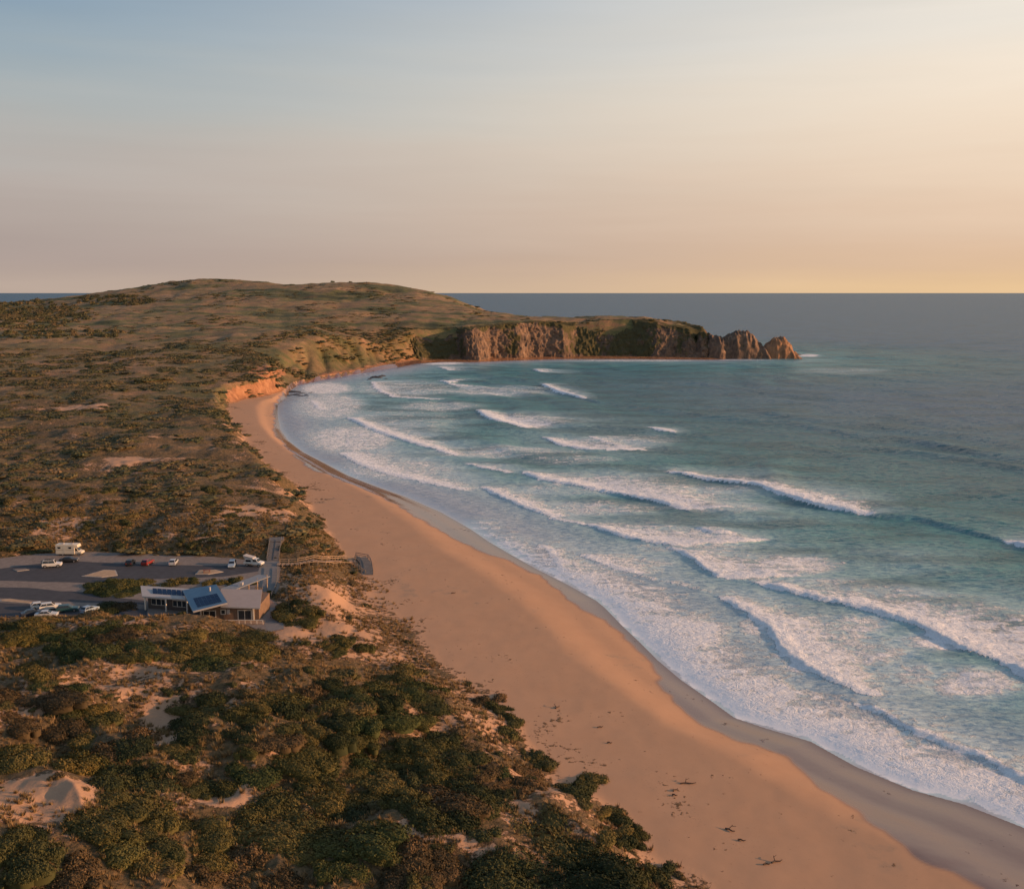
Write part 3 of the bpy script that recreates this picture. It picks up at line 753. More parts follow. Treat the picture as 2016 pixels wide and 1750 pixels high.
def build_cliff():
    A = cliff_line
    seg = np.linalg.norm(np.diff(A, axis=0), axis=1); cum = np.concatenate([[0], np.cumsum(seg)])
    nu = 820; s = np.linspace(0, cum[-1], nu)
    base = np.stack([np.interp(s, cum, A[:, 0]), np.interp(s, cum, A[:, 1])], -1)
    k = np.ones(31) / 31
    bs = np.stack([np.convolve(np.pad(base[:, j], 15, mode='edge'), k, 'valid') for j in (0, 1)], -1)
    tan = np.gradient(bs, axis=0); tan /= np.linalg.norm(tan, axis=1)[:, None]
    nrm = np.stack([-tan[:, 1], tan[:, 0]], -1)   # inland is to the left of the way
    top = height(bs + nrm * 46) + fbm(s / 26, s * 0 + 1.7, 3, 68) * 2.6
    face = np.linspace(0, 1, 46); lip = np.linspace(0, 1, 14)[1:]
    nv = len(face) + len(lip)
    V = np.zeros((nu, nv, 3)); veg = np.zeros((nu, nv))
    butt = fbm(s / 70, s * 0 + .37, 4, 61, 0.62) * 9 + np.maximum(fbm(s / 31, s * 0 + 3.3, 2, 62), 0) * 6
    sx_ = to_px(bs[:, 0], bs[:, 1], 0 * s)[0]
    vs_ = np.interp(sx_, [820, 885, 930, 965, 1000, 1050, 1110, 1150, 1220, 1280, 1400], [.8, .75, .02, -.08, .3, .1, .3, .72, .74, .5, .35])
    butt = butt - butt.min(); butt = np.interp(sx_, [820, 860, 905, 922, 945, 968, 985, 1005, 1030, 1060, 1085, 1112, 1135, 1200, 1240, 1262, 1290, 1330, 1360, 1395], [9, 5, 1, 18, 22, 17, 4, 8, 15, 8, 10, 17, 5, 1, 5, 11, 14, 6, 9, 17]) + (butt / butt.max() - .5) * 7
    shoulder = 0.5 + 0.5 * perlin(s / 45, s * 0, 66)
    for j, v in enumerate(face):
        led = 1.8 * fbm(s / 7, v * 5 + s * 0, 3, 63) + 0.9 * fbm(s / 2.6, v * 16 + s * 0, 3, 64)
        inl = 22 - butt * (1 - 0.5 * v) - led * 1.15 + 9 * v ** 1.5 + 19 * v * smooth(vs_, .3, .65)
        p = bs + nrm * inl[:, None]
        V[:, j, :2] = p
        V[:, j, 2] = -1.0 + (top + 0.6) * v ** 0.9 + 1.2 * fbm(s / 5, v * 7 + s * 0, 2, 67) * v * (1 - v) * 4
        veg[:, j] = vs_ + 0.5 * smooth(v, 0.78, 1.0) + 0.3 * perlin(s / 22, s * 0 + 9.4, 65) - 0.25 * smooth(-v, -0.2, 0)
    last = V[:, len(face) - 1].copy()
    for j, v in enumerate(lip):
        p = last[:, :2] * (1 - v) + (bs + nrm * 66) * v
        g = height(p)
        V[:, len(face) + j, :2] = p
        V[:, len(face) + j, 2] = np.maximum(last[:, 2] * (1 - v) + (g - 0.8) * v, g - 0.8 * v) + 0.5 * (1 - v)
        veg[:, len(face) + j] = 0.9
    idx = np.arange(nu * nv).reshape(nu, nv)
    q = np.stack([idx[:-1, :-1], idx[1:, :-1], idx[1:, 1:], idx[:-1, 1:]], -1).reshape(-1, 4)
    o = mesh_np('cliff', V.reshape(-1, 3), q, ROCK, False, dict(veg=veg.ravel()))
    tag(o, kind='structure')
build_cliff()

def rock_mesh(name, rx, ry, h, seed, sharp=1.0, sub=5, veg=0.0, crag=0.16, skew=(0, 0)):
    bm = bmesh.new(); bmesh.ops.create_icosphere(bm, subdivisions=sub, radius=1.0)
    V = np.array([v.co[:] for v in bm.verts]); Fc = np.array([[v.index for v in f.verts] for f in bm.faces]); bm.free()
    az = np.arctan2(V[:, 1], V[:, 0]); el = V[:, 2]
    r = 1 + crag * fbm(V[:, 0] * 1.6 + V[:, 2], V[:, 1] * 1.6, 4, seed) + crag * 0.9 * (0.5 - np.abs(perlin(np.cos(az) * 3.4, np.sin(az) * 3.4 + el * .3, seed + 3))) + crag * 0.4 * fbm(V[:, 0] * 6 + V[:, 2] * 5, V[:, 1] * 6 + V[:, 2] * 3, 3, seed + 5)
    W = V * r[:, None]
    zz = W[:, 2]
    up = np.clip(zz, 0, 2)
    tap = np.where(zz > 0, np.clip(1 - up, 0.0, 1) ** (0.25 * sharp), 1.0)
    sc = np.where(zz > 0, np.hypot(V[:, 0], V[:, 1]), 1.0)
    k = np.where(zz > 0, (0.35 + 0.65 * tap) if sharp <= 1 else (0.14 + 0.86 * np.clip(1 - up * 0.96, 0, 1) ** 0.75) / np.maximum(sc, 0.28), 1.0)
    out = np.stack([W[:, 0] * rx * np.clip(k, 0, 1.25) + skew[0] * up, W[:, 1] * ry * np.clip(k, 0, 1.25) + skew[1] * up, np.where(zz > 0, zz * h, zz * h * 0.25)], -1)
    return mesh_np(name, out, Fc, ROCK, False, dict(veg=np.full(len(V), veg) * smooth(V[:, 2], 0.2, 0.8)), link=False)

def place_rock(name, me, loc, label, cat, rz=0.0, group=None):
    o = bpy.data.objects.new(name, me); COL.objects.link(o); o.location = loc; o.rotation_euler.z = rz
    return tag(o, label, cat, group)

def headland(name, prof, y0, depth, seed, label, cat, crag=1.0):
    """a crag whose skyline follows the given heights; prof: (px, height in m)"""
    X0 = np.array([at_z(p_[0], 706, 0.0)[0] for p_ in prof]); Hs = np.array([p_[1] for p_ in prof], float)
    nx, ny = 110, 70
    xs = np.linspace(X0[0], X0[-1], nx); ys = np.linspace(-1.25, 1.25, ny)
    XX, VV = np.meshgrid(xs, ys)
    jit = fbm(XX / 6, VV * 2.2, 3, seed) * 2.2 * crag
    S = np.interp(XX + jit * .6, X0, Hs)
    prow = 0.28 * perlin(XX / 11, XX * 0 + .4, seed + 2)
    vv = np.abs(VV + prow * (VV < 0))
    fall = np.clip(1 - vv ** 2.4, 0, 1) ** 0.62
    Z = S * fall + fbm(XX / 4.2, VV * 3.0, 3, seed + 4) * 1.9 * crag * fall + (0.5 - np.abs(perlin(XX / 5.2, VV * 1.2, seed + 6))) * 3.4 * crag * fall
    Z = np.where(fall <= 0.02, -1.5, Z)
    cx0 = X0.mean()
    V = np.stack([XX.ravel() - cx0, (VV * depth).ravel() + fbm(XX / 7, Z / 6, 2, seed + 8).ravel() * 1.6 * crag, Z.ravel()], -1)
    idx = np.arange(nx * ny).reshape(ny, nx)
    q_ = np.stack([idx[:-1, :-1], idx[:-1, 1:], idx[1:, 1:], idx[1:, :-1]], -1).reshape(-1, 4)
    o = mesh_np(name, V, q_, ROCK_TIP_SUNLIT if cat == 'sea stack' else ROCK, False, dict(veg=np.full(len(V), -.1 if cat == 'sea stack' else .12)))
    o.location = (cx0, y0, 0)
    return tag(o, label, cat)
yb = at_z(1460, 707, 0.0)[1]
headland('headland_knob', [(1392, -2), (1398, 26), (1412, 25), (1426, 22.5), (1438, 26), (1448, 29.5), (1460, 31), (1474, 30), (1484, 26), (1494, 20), (1504, 13), (1512, 6), (1516, -2)], yb + 21, 20, 71, 'broad domed rock knob between the long cliff and the pointed stack', 'rock')
headland('sea_stack', [(1490, -2), (1496, 9), (1506, 13), (1512, 17), (1519, 20), (1528, 23.5), (1534, 23), (1541, 24.5), (1548, 21), (1556, 15), (1563, 7), (1571, 3), (1576, -2)], yb + 14, 14, 77, 'pointed sea stack at the tip of the cape, coloured sunlit orange', 'sea stack', 0.9)
small = [rock_mesh('shore_rock', 1, .8, .45, 90 + i, 1.0, 3, 0.0, 0.3) for i in range(4)]
rk = [((1572, 699), (4, 3, 3.2), 'jagged rock awash beside the pointed stack'), ((1582, 698), (2.6, 2, 2), 'small outermost rock in the foam off the cape'), ((1563, 703), (4, 3, 2.5), 'rock at the seaward foot of the pointed stack')]
for i, ((a, b_), sc, lab) in enumerate(rk):
    p = at_z(a, b_, 0)
    o = place_rock('shore_rock', small[i % 4], (p[0], p[1], -0.3), lab, 'rock', i * 1.3); o.scale = sc
DARKROCK = plain('dark_reef', (0.045, 0.04, 0.04), 0.6, var=0.4, scale=0.7)
reef = [(575, 772, 7, 3, 1.6), (590, 775, 6, 2.5, 1.0), (603, 777, 5, 2, .8), (582, 778, 6, 2.2, .9), (596, 780, 5, 2, .8), (612, 773, 4, 1.8, .6), (568, 779, 4, 2, 1.0)]
for i, (a, b_, sx, sy, sz) in enumerate(reef):
    p = at_z(a, b_, 0)
    o = place_rock('reef_rock', small[(i + 1) % 4].copy(), (p[0], p[1], -0.2), ['tallest dark reef rock, touching the orange bluff', 'broad dark reef rock in the middle of the reef below the bluff', 'flat dark reef rock towards the seaward end of the reef', 'dark reef rock on the near side of the reef by the bluff', 'thin dark reef rock nearest the camera in the reef', 'outermost dark reef rock, furthest from the orange bluff', 'dark reef rock on the sand edge at the bluff corner'][i], 'rock', i * 0.9, 'reef rocks below the bluff')
    o.data.materials.clear(); o.data.materials.append(DARKROCK); o.scale = (sx, sy, sz * 1.6)
for i, (a, b_, sx, sy, sz, lab) in enumerate([(740, 744, 6, 4, 4, 'large dark rock standing in the far shallows of the bay'), (752, 741, 4, 3, 3, 'smaller dark rock seaward of the large one in the far bay'), (728, 747, 4, 2.5, 2.0, 'low dark rock landward of the large one in the far bay'), (760, 746, 3, 2, 1.5, 'smallest dark rock beside the far bay rocks')]):
    p = at_z(a, b_, 0)
    o = place_rock('bay_rock', small[i].copy(), (p[0], p[1], -0.2), lab, 'rock', i * 0.7)
    o.data.materials.clear(); o.data.materials.append(DARKROCK); o.scale = (sx, sy, sz)

# ------------------------------------------------------------------ car park: gravel, asphalt, kerbed islands, paving
GRAVEL = plain('pale_gravel', (0.19, 0.155, 0.135), 0.95, var=0.22, scale=1.2)
ASPHALT = plain('asphalt', (0.045, 0.045, 0.052), 0.85, var=0.22, scale=0.6)
CONCRETE = plain('path_concrete', (0.17, 0.16, 0.155), 0.9, var=0.15, scale=0.8)
BRICK = plain('plaza_paving', (0.36, 0.19, 0.125), 0.9, var=0.18, scale=1.5)
KERB = plain('kerb_concrete', (0.36, 0.32, 0.28), 0.9, var=0.12, scale=2.0)
SANDY = plain('island_sand', (0.40, 0.27, 0.17), 0.95, var=0.2, scale=1.0)

def zpoly(pts, z=LEVEL):
    return at_z([p[0] for p in pts], [p[1] for p in pts], z)

def dense(poly, step=1.5, amp=0.35, seed=0):
    """an outline with worn, slightly wandering edges"""
    out = []
    n = len(poly)
    for i in range(n):
        a, b = poly[i], poly[(i + 1) % n]
        k = max(1, int(np.linalg.norm(b - a) / step))
        for j in range(k):
            q = a + (b - a) * j / k
            out.append((q[0] + amp * perlin(q[0] / 3, q[1] / 3, 80 + seed), q[1] + amp * perlin(q[0] / 3, q[1] / 3, 90 + seed)))
    return out

def sheet(name, poly, z, mat):
    bm = bmesh.new()
    vs = [bm.verts.new((p[0], p[1], z)) for p in poly]
    f = bm.faces.new(vs); bmesh.ops.triangulate(bm, faces=[f])
    bmesh.ops.recalc_face_normals(bm, faces=bm.faces)
    for f in bm.faces:
        if f.normal.z < 0: f.normal_flip()
    me = bpy.data.meshes.new(name); bm.to_mesh(me); bm.free(); me.materials.append(mat)
    o = bpy.data.objects.new(name, me); COL.objects.link(o)
    return tag(o, kind='structure')

sheet('car_park_gravel', dense(FLAT, 2, 0.5), LEVEL, GRAVEL)
sheet('car_park_asphalt', dense(zpoly([(-420, 1135), (0, 1119), (80, 1109), (150, 1104.5), (230, 1108.5), (340, 1112), (440, 1113), (522, 1113), (512, 1124), (440, 1135), (300, 1140), (190, 1148), (120, 1146), (0, 1143), (-420, 1150)]), 2, 0.35, 1), LEVEL + 0.006, ASPHALT)
sheet('car_park_lane', dense(zpoly([(-420, 1166), (0, 1156), (60, 1157), (120, 1163), (180, 1166), (230, 1176), (290, 1182), (285, 1190), (200, 1187), (90, 1183), (0, 1177), (-420, 1190)]), 2, 0.35, 2), LEVEL + 0.006, ASPHALT)
sheet('car_park_bays', dense(zpoly([(-420, 1200), (0, 1186), (70, 1190), (190, 1195), (290, 1199), (290, 1216), (120, 1216), (0, 1220), (-420, 1222)]), 2, 0.35, 3), LEVEL + 0.006, ASPHALT)
sheet('path', dense(zpoly([(516, 1104.5), (548, 1104.5), (547, 1135), (544, 1158), (530, 1177), (523, 1171), (517, 1160), (512, 1140), (508, 1126)]), 2, 0.15, 4), LEVEL + 0.012, CONCRETE)
sheet('ramp_path', zpoly([(507, 1196.5), (552, 1196.5), (559, 1236), (527, 1244), (516, 1215)]), LEVEL + 0.012, CONCRETE)
sheet('plaza', zpoly([(508, 1176), (530, 1178), (551, 1195.5), (506, 1195.5)]), LEVEL + 0.012, BRICK)

def island(name, pts, label, mat):
    P = zpoly(pts); c = P.mean(0)
    e = empty(name, (c[0], c[1], LEVEL))
    inner = c + (P - c) * 0.9
    MB().prism([(p - c) for p in P], 0.0, 0.12).build('kerb', KERB, e, 0.02)
    MB().prism([(p - c) for p in inner], 0.1, 0.15).build('fill', mat, e)
    return tag(e, label, 'traffic island', 'kerbed traffic islands')
island('traffic_island', [(160, 1135), (205, 1122), (228, 1123), (232, 1133), (200, 1137)], 'pale triangular kerbed island in the middle of the car park', SANDY)
island('traffic_island', [(384, 1131), (392, 1123), (425, 1122), (440, 1126), (410, 1131)], 'small pale kerbed island between the row of cars and the kiosk', SANDY)
island('traffic_island', [(0, 1181), (20, 1179), (68, 1186), (60, 1189), (0, 1184)], 'long narrow kerbed strip behind the nearer parked cars', SANDY)
island('traffic_island', [(25, 1121.5), (50, 1119.5), (58, 1122), (34, 1125)], 'small grey kerbed island left of the white four-wheel drive', GRAVEL)

# ------------------------------------------------------------------ kiosk building by the car park
WOOD = plain('timber_cladding', (0.17, 0.105, 0.068), 0.75, var=0.25, scale=1.4)
WOODDARK = plain('dark_timber', (0.075, 0.06, 0.055), 0.8, var=0.25, scale=1.4)
ROOFBLUE = plain('blue_grey_roof_metal', (0.12, 0.20, 0.27), 0.5, 0.2, var=0.08, scale=0.6)
ROOFPALE = plain('pale_roof_metal', (0.31, 0.255, 0.23), 0.55, 0.1, var=0.06, scale=0.6)
FASCIA = plain('white_fascia', (0.38, 0.355, 0.34), 0.6, var=0.06)
PANEL = plain('solar_cell', (0.012, 0.03, 0.075), 0.35, 0.0, var=0.2, scale=3.0, spec=0.12)
PANELRIM = plain('solar_rim', (0.20, 0.24, 0.28), 0.4, 0.6, var=0.05)
GLASS = plain('dark_window_glass', (0.018, 0.026, 0.035), 0.12, var=0.2, spec=0.5)
FRAME = plain('pale_window_frame', (0.62, 0.55, 0.47), 0.6, var=0.06)
POSTWOOD = plain('weathered_post', (0.36, 0.25, 0.165), 0.85, var=0.2)
DECK = plain('timber_deck', (0.33, 0.22, 0.15), 0.85, var=0.2)

cafe = empty('kiosk_building', (-66, 210, LEVEL))
tag(cafe, 'low timber kiosk with blue-grey, pale and white angled roofs beside the car park', 'building')
def loc(p): return (p[0] + 66, p[1] - 210, p[2] - LEVEL)
def lp(x, y, z): return (x + 66, y - 210, z - LEVEL)
fx0, fx1, fy0, fy1 = -65.8, -53.6, 207.6, 215.5      # right-hand timber block
m = MB(); m.hexa([lp(fx0, fy0, 7.6), lp(fx1, fy0 - .1, 7.6), lp(fx1 + .4, fy1, 7.6), lp(fx0, fy1, 7.6)], [lp(fx0, fy0, 10.9), lp(fx1, fy0 - .1, 11.05), lp(fx1 + .4, fy1, 11.7), lp(fx0, fy1, 11.8)])
wall = m.build('timber_wall', WOOD, cafe)
nb = 26
bd = MB().box(0, (fx1 - fx0) / nb - 0.05, -0.03, 0.0, 0.3, 2.95).mesh('cladding_board', WOOD)
for i in range(nb):
    x = fx0 + (fx1 - fx0) * i / nb
    if -63.6 < x + .2 < -61.3 or -57.8 < x + .2 < -55.0: continue
    o = bpy.data.objects.new('cladding_board', bd); COL.objects.link(o); o.parent = wall
    o.location = (x + 66, fy0 - 210 - 0.10, 0.0)
def opening(px0, px1, zb, zt, y, parent, panes, name='window'):
    w = MB().box(px0 + 66 - .1, px1 + 66 + .1, y - 210 - 0.16, y - 210 - 0.04, zb - LEVEL - .1, zt - LEVEL + .1).build(name, FRAME, parent)
    n = panes; wd = (px1 - px0) / n
    for k in range(n):
        MB().box(px0 + 66 + k * wd + .07, px0 + 66 + (k + 1) * wd - .07, y - 210 - 0.19, y - 210 - 0.15, zb - LEVEL + .05, zt - LEVEL - .05).build('pane', GLASS, w)
    return w
opening(-65.3, -62.8, 8.25, 10.2, fy0 - .06, cafe, 2, 'glazed_door')
opening(-58.0, -55.2, 8.25, 10.3, fy0 - .06, cafe, 2, 'window')
opening(-61.6, -60.7, 9.5, 10.4, fy0 - .06, cafe, 1, 'window')
MB().box(-60.4 + 66, -59.7 + 66, fy0 - 210 - .3, fy0 - 210 - .08, 1.5, 2.5).build('air_conditioner', FASCIA, cafe, 0.03)
MB().box(-54.9 + 66, -54.6 + 66, fy0 - 210 - .35, fy0 - 210 - .1, -.3, 2.95).build('post', FRAME, cafe)
MB().box(fx0 + 66 - .2, fx0 + 66 + .05, fy0 - 210 - .35, fy0 - 210 - .1, -.3, 2.7).build('post', FRAME, cafe)
# deck with rail in front
dk = MB().box(-61.0 + 66, -52.2 + 66, fy0 - 210 - 2.6, fy0 - 210 - .2, -.5, .12).build('deck', DECK, cafe)
r = MB()
r.bar((-61.0 + 66, fy0 - 210 - 2.55, 0.95), (-52.2 + 66, fy0 - 210 - 2.55, 0.95), 0.10, 0.12)
rail = r.build('deck_rail', FRAME, cafe)
pm = MB().box(-.05, .05, -.05, .05, 0, .82).mesh('rail_post', FRAME)
for k in range(8):
    o = bpy.data.objects.new('rail_post', pm); COL.objects.link(o); o.parent = rail; o.location = (-60.95 + 66 + k * 8.7 / 7, fy0 - 210 - 2.55, .12)
# roofs
roof_p = MB().slab([lp(-61.3, 206.4, 11.5), lp(-53.0, 206.2, 11.25), lp(-55.0, 216.4, 12.15), lp(-64.0, 216.0, 12.45)], 0.22).build('pale_roof', ROOFPALE, cafe)
MB().bar(lp(-61.3, 206.36, 11.38), lp(-53.0, 206.16, 11.13), 0.06, 0.28).build('gutter', FASCIA, roof_p)
A_, B_, C_, D_ = Vector(lp(-66.5, 204.4, 11.1)), Vector(lp(-59.7, 205.9, 12.5)), Vector(lp(-64.8, 215.6, 13.6)), Vector(lp(-72.4, 216.2, 12.1))
roof_b = MB().slab([A_, B_, C_, D_], 0.28).build('blue_roof', ROOFBLUE, cafe)
MB().bar(A_ - Vector((0, .06, .15)), B_ - Vector((0, .06, .15)), 0.08, 0.36).build('fascia', FASCIA, roof_b)
MB().bar(A_ - Vector((.06, 0, .15)), D_ - Vector((.06, 0, .15)), 0.08, 0.36).build('fascia', ROOFBLUE, roof_b)
def on(u, v, lift=0.0): return A_ * (1 - u) * (1 - v) + B_ * u * (1 - v) + C_ * u * v + D_ * (1 - u) * v + Vector((0, 0, lift))
for i in range(6):
    for j in range(3):
        u0, u1 = 0.16 + i * 0.118, 0.16 + (i + 1) * 0.118 - .008
        v0, v1 = 0.10 + j * 0.145, 0.10 + (j + 1) * 0.145 - .012
        pr = MB().hexa([on(u0, v0, .05), on(u1, v0, .05), on(u1, v1, .05), on(u0, v1, .05)], [on(u0, v0, .10), on(u1, v0, .10), on(u1, v1, .10), on(u0, v1, .10)]).build('solar_panel', PANEL, roof_b)
MB().tube(on(.72, .72), on(.72, .72) + Vector((0, 0, .9)), 0.22, n=12).build('vent_flue', FASCIA, roof_b)
roof_w = MB().slab([lp(-80.9, 214.8, 11.15), lp(-69.6, 212.2, 11.2), lp(-71.5, 218.2, 11.8), lp(-83.4, 220.8, 11.75)], 0.34).build('white_roof', FASCIA, cafe)
a0, a1, a2, a3 = [Vector(lp(*q)) for q in ((-80.9, 214.8, 11.15), (-69.6, 212.2, 11.2), (-71.5, 218.2, 11.8), (-83.4, 220.8, 11.75))]
def onw(u, v, l): return a0 * (1 - u) * (1 - v) + a1 * u * (1 - v) + a2 * u * v + a3 * (1 - u) * v + Vector((0, 0, l))
for i in range(7):
    u0, u1 = 0.24 + i * .098, 0.24 + (i + 1) * .098 - .01
    MB().hexa([onw(u0, .30, .05), onw(u1, .30, .05), onw(u1, .72, .22), onw(u0, .72, .22)], [onw(u0, .30, .10), onw(u1, .30, .10), onw(u1, .72, .27), onw(u0, .72, .27)]).build('solar_panel', PANEL, roof_w)
# left-hand dark block under the white roof
lw = MB().hexa([lp(-80.2, 216.2, 7.6), lp(-66.2, 212.6, 7.6), lp(-66.0, 217.5, 7.6), lp(-80.6, 220.2, 7.6)], [lp(-80.2, 216.2, 10.85), lp(-66.2, 212.6, 10.9), lp(-66.0, 217.5, 11.3), lp(-80.6, 220.2, 11.3)]).build('dark_wall', WOODDARK, cafe)
dirv = (Vector(lp(-66.2, 212.6, 0)) - Vector(lp(-80.2, 216.2, 0))).normalized(); nv_ = Vector((dirv.y, -dirv.x, 0))
def lwq(s0, s1, z0, z1, th0, th1, name, mat, parent):
    o0 = Vector(lp(-80.2, 216.2, LEVEL))
    P_ = lambda s, n, z: o0 + dirv * s + nv_ * n + Vector((0, 0, z))
    return MB().hexa([P_(s0, th0, z0), P_(s1, th0, z0), P_(s1, th1, z0), P_(s0, th1, z0)], [P_(s0, th0, z1), P_(s1, th0, z1), P_(s1, th1, z1), P_(s0, th1, z1)]).build(name, mat, parent)
for s0, s1 in ((0.9, 4.6), (6.2, 9.6)):
    wf = lwq(s0, s1, 0.9, 2.35, 0.02, 0.10, 'window', FRAME, cafe)
    for k in range(3):
        w_ = (s1 - s0) / 3
        lwq(s0 + k * w_ + .08, s0 + (k + 1) * w_ - .08, 1.0, 2.25, 0.09, 0.13, 'pane', GLASS, wf)
for s0 in (0.05, 5.2, 10.4):
    lwq(s0, s0 + .25, -.3, 2.8, 1.2, 1.45, 'post', FRAME, cafe)
# long walkway roof behind
roof_l = MB().slab([lp(-64.6, 217.5, 12.0), lp(-61.6, 216.8, 11.9), lp(-56.6, 230.6, 11.2), lp(-59.6, 231.4, 11.3)], 0.2).build('walkway_roof', plain('grey_roof_metal', (0.17, 0.18, 0.20), 0.5), cafe)
for (x, y) in ((-61.3, 221), (-60.1, 224.5), (-58.9, 227.5), (-57.3, 230.2), (-61.6, 219)):
    MB().tube(lp(x, y, LEVEL), lp(x, y, 11.5), .13, n=8).build('post', POSTWOOD, roof_l)
MB().box(*[v for v in (-60.9 + 66, -60.3 + 66, 220 - 210, 221 - 210, 4.0, 4.6)]).build('roof_vent', FASCIA, roof_l)
# picnic screens under the walkway roof
for k, (x, y) in enumerate([(-58.2, 226.0), (-56.6, 222.6)]):
    e = empty('timber_screen', (x, y, LEVEL), -0.3)
    for s in range(5): MB().box(-.9 + s * .4, -.78 + s * .4, -.05, .05, 0, 1.7).build('slat', POSTWOOD, e)
    MB().box(-1.0, 1.0, -.045, .045, 1.7, 1.82).build('rail', POSTWOOD, e)
    MB().box(-1.0, 1.0, .052, .1, .5, .62).build('rail', POSTWOOD, e)
    tag(e, ['slatted timber screen under the walkway roof of the kiosk', 'slatted timber screen at the plaza edge of the kiosk'][k], 'screen')

# ------------------------------------------------------------------ boardwalk, lookout ramp, beach stair
e0 = at_z(537, 1104, 8.05); e1 = at_z(543, 1062, 11.2)
rampo = empty('lookout_ramp', (e0[0], e0[1], LEVEL))
R0, R1 = Vector((0, 0, 0.06)), Vector((e1[0] - e0[0], e1[1] - e0[1], 3.0))
GREYWOOD = plain('silvered_timber', (0.13, 0.12, 0.115), 0.85, var=0.2, scale=1.2)
dv = (R1 - R0); sd_ = dv.cross(Vector((0, 0, 1))).normalized()
plm = MB().box(-1.45, 1.45, -.28, .28, -.12, 0).mesh('plank', GREYWOOD)
npk = 46
for k in range(npk):
    o = bpy.data.objects.new('plank', plm); COL.objects.link(o); o.parent = rampo
    o.location = R0 + dv * ((k + .5) / npk); o.rotation_euler = (math.atan2(dv.z, dv.xy.length), 0, math.atan2(-dv.x, dv.y)); o.scale.y = dv.length / npk / .60
plat = MB().box(-1.9, 1.9, 0, 3.6, -.15, 0).build('platform', GREYWOOD, rampo); plat.location = R1; plat.rotation_euler.z = math.atan2(-dv.x, dv.y)
MB().hexa([(R1.x - 1.6, R1.y - 1, -1), (R1.x + 1.6, R1.y - 1, -1), (R1.x + 1.6, R1.y + 3.2, -1), (R1.x - 1.6, R1.y + 3.2, -1)], [(R1.x - 1.6, R1.y - 1, 2.8), (R1.x + 1.6, R1.y - 1, 2.8), (R1.x + 1.6, R1.y + 3.2, 2.8), (R1.x - 1.6, R1.y + 3.2, 2.8)]).build('support', WOODDARK, rampo)
for s in (-1, 1):
    MB().bar(R0 + sd_ * 1.5 * s + Vector((0, 0, 1.0)), R1 + sd_ * 1.5 * s + Vector((0, 0, 1.0)), .1, .12).build('handrail', GREYWOOD, rampo)
    MB().bar(R0 + sd_ * 1.5 * s + Vector((0, 0, .5)), R1 + sd_ * 1.5 * s + Vector((0, 0, .5)), .06, .1).build('handrail', GREYWOOD, rampo)
    for k in range(10):
        q = R0 + dv * (k / 9) + sd_ * 1.5 * s
        MB().box(q.x - .06, q.x + .06, q.y - .06, q.y + .06, q.z - .5, q.z + 1.05).build('post', GREYWOOD, rampo)
tag(rampo, 'grey timber ramp with handrails climbing the dune behind the car park', 'ramp')

def fence_line(pts_px, name, label, hgt=1.15, step=2.2, rails=(1.05, .55), mat=None, lift=0.0):
    mat = mat or POSTWOOD
    P = hit([p[0] for p in pts_px], [p[1] for p in pts_px])
    seg = np.linalg.norm(np.diff(P[:, :2], axis=0), axis=1); cum = np.concatenate([[0], np.cumsum(seg)])
    n = max(2, int(cum[-1] / step)); s = np.linspace(0, cum[-1], n + 1)
    X = np.interp(s, cum, P[:, 0]); Y = np.interp(s, cum, P[:, 1])
    Z = height(np.stack([X, Y], -1)) + lift
    k_ = np.ones(5) / 5
    Z = np.maximum(Z, np.convolve(np.pad(Z, 2, mode='edge'), k_, 'valid'))
    e = empty(name, (X[0], Y[0], Z[0]))
    pm_ = MB().box(-.08, .08, -.08, .08, -.8, hgt).mesh('post', mat)
    for i in range(n + 1):
        o = bpy.data.objects.new('post', pm_); COL.objects.link(o); o.parent = e; o.location = (X[i] - X[0], Y[i] - Y[0], Z[i] - Z[0])
    for i in range(n):
        for rz in rails:
            MB().bar((X[i] - X[0], Y[i] - Y[0], Z[i] - Z[0] + rz), (X[i + 1] - X[0], Y[i + 1] - Y[0], Z[i + 1] - Z[0] + rz), .09, .14).build('rail', mat, e)
    tag(e, label, 'fence')
    return e, X, Y, Z
_, bx_, by_, bz_ = fence_line([(551, 1111), (590, 1111), (640, 1108), (672, 1105), (700, 1106)], 'boardwalk_fence', 'pale sunlit timber rail fence along the far side of the beach boardwalk', lift=.35)
fence_line([(556, 1116), (590, 1116), (640, 1114), (676, 1113), (700, 1116), (720, 1130)], 'boardwalk_fence', 'pale timber rail fence on the near side of the boardwalk, running down to the sand', lift=.1, hgt=.95, rails=(.85,))
# boardwalk planks between the two fences
bw = empty('boardwalk', (bx_[0], by_[0], bz_[0]))
tag(bw, 'timber boardwalk crossing the dune from the path to the beach stair', 'boardwalk')
bpl = MB().box(-.42, .42, -1.0, 1.0, -.1, 0).mesh('plank', DECK)
tot = len(bx_)
ns = int(np.hypot(bx_[-1] - bx_[0], by_[-1] - by_[0]) / .9)
for k in range(ns):
    f = k / (ns - 1) * (tot - 1); i = min(int(f), tot - 2); g = f - i
    o = bpy.data.objects.new('plank', bpl); COL.objects.link(o); o.parent = bw
    o.location = (bx_[i] * (1 - g) + bx_[i + 1] * g - bx_[0], by_[i] * (1 - g) + by_[i + 1] * g - 1.2 - by_[0], bz_[i] * (1 - g) + bz_[i + 1] * g - bz_[0] + .1)
    o.rotation_euler.z = math.atan2(by_[i + 1] - by_[i], bx_[i + 1] - bx_[i])
st = hit([700, 712, 720, 723], [1101, 1101, 1111, 1131])
stair = empty('beach_stair', tuple(st[0]))
tag(stair, 'dark timber stair curving down from the boardwalk to the sand', 'stair')
stp = MB().box(-1.5, 1.5, -.42, .42, -.22, 0).mesh('step', GREYWOOD)
seg = np.linalg.norm(np.diff(st[:, :2], axis=0), axis=1); cum = np.concatenate([[0], np.cumsum(seg)])
nst = int(cum[-1] / .72)
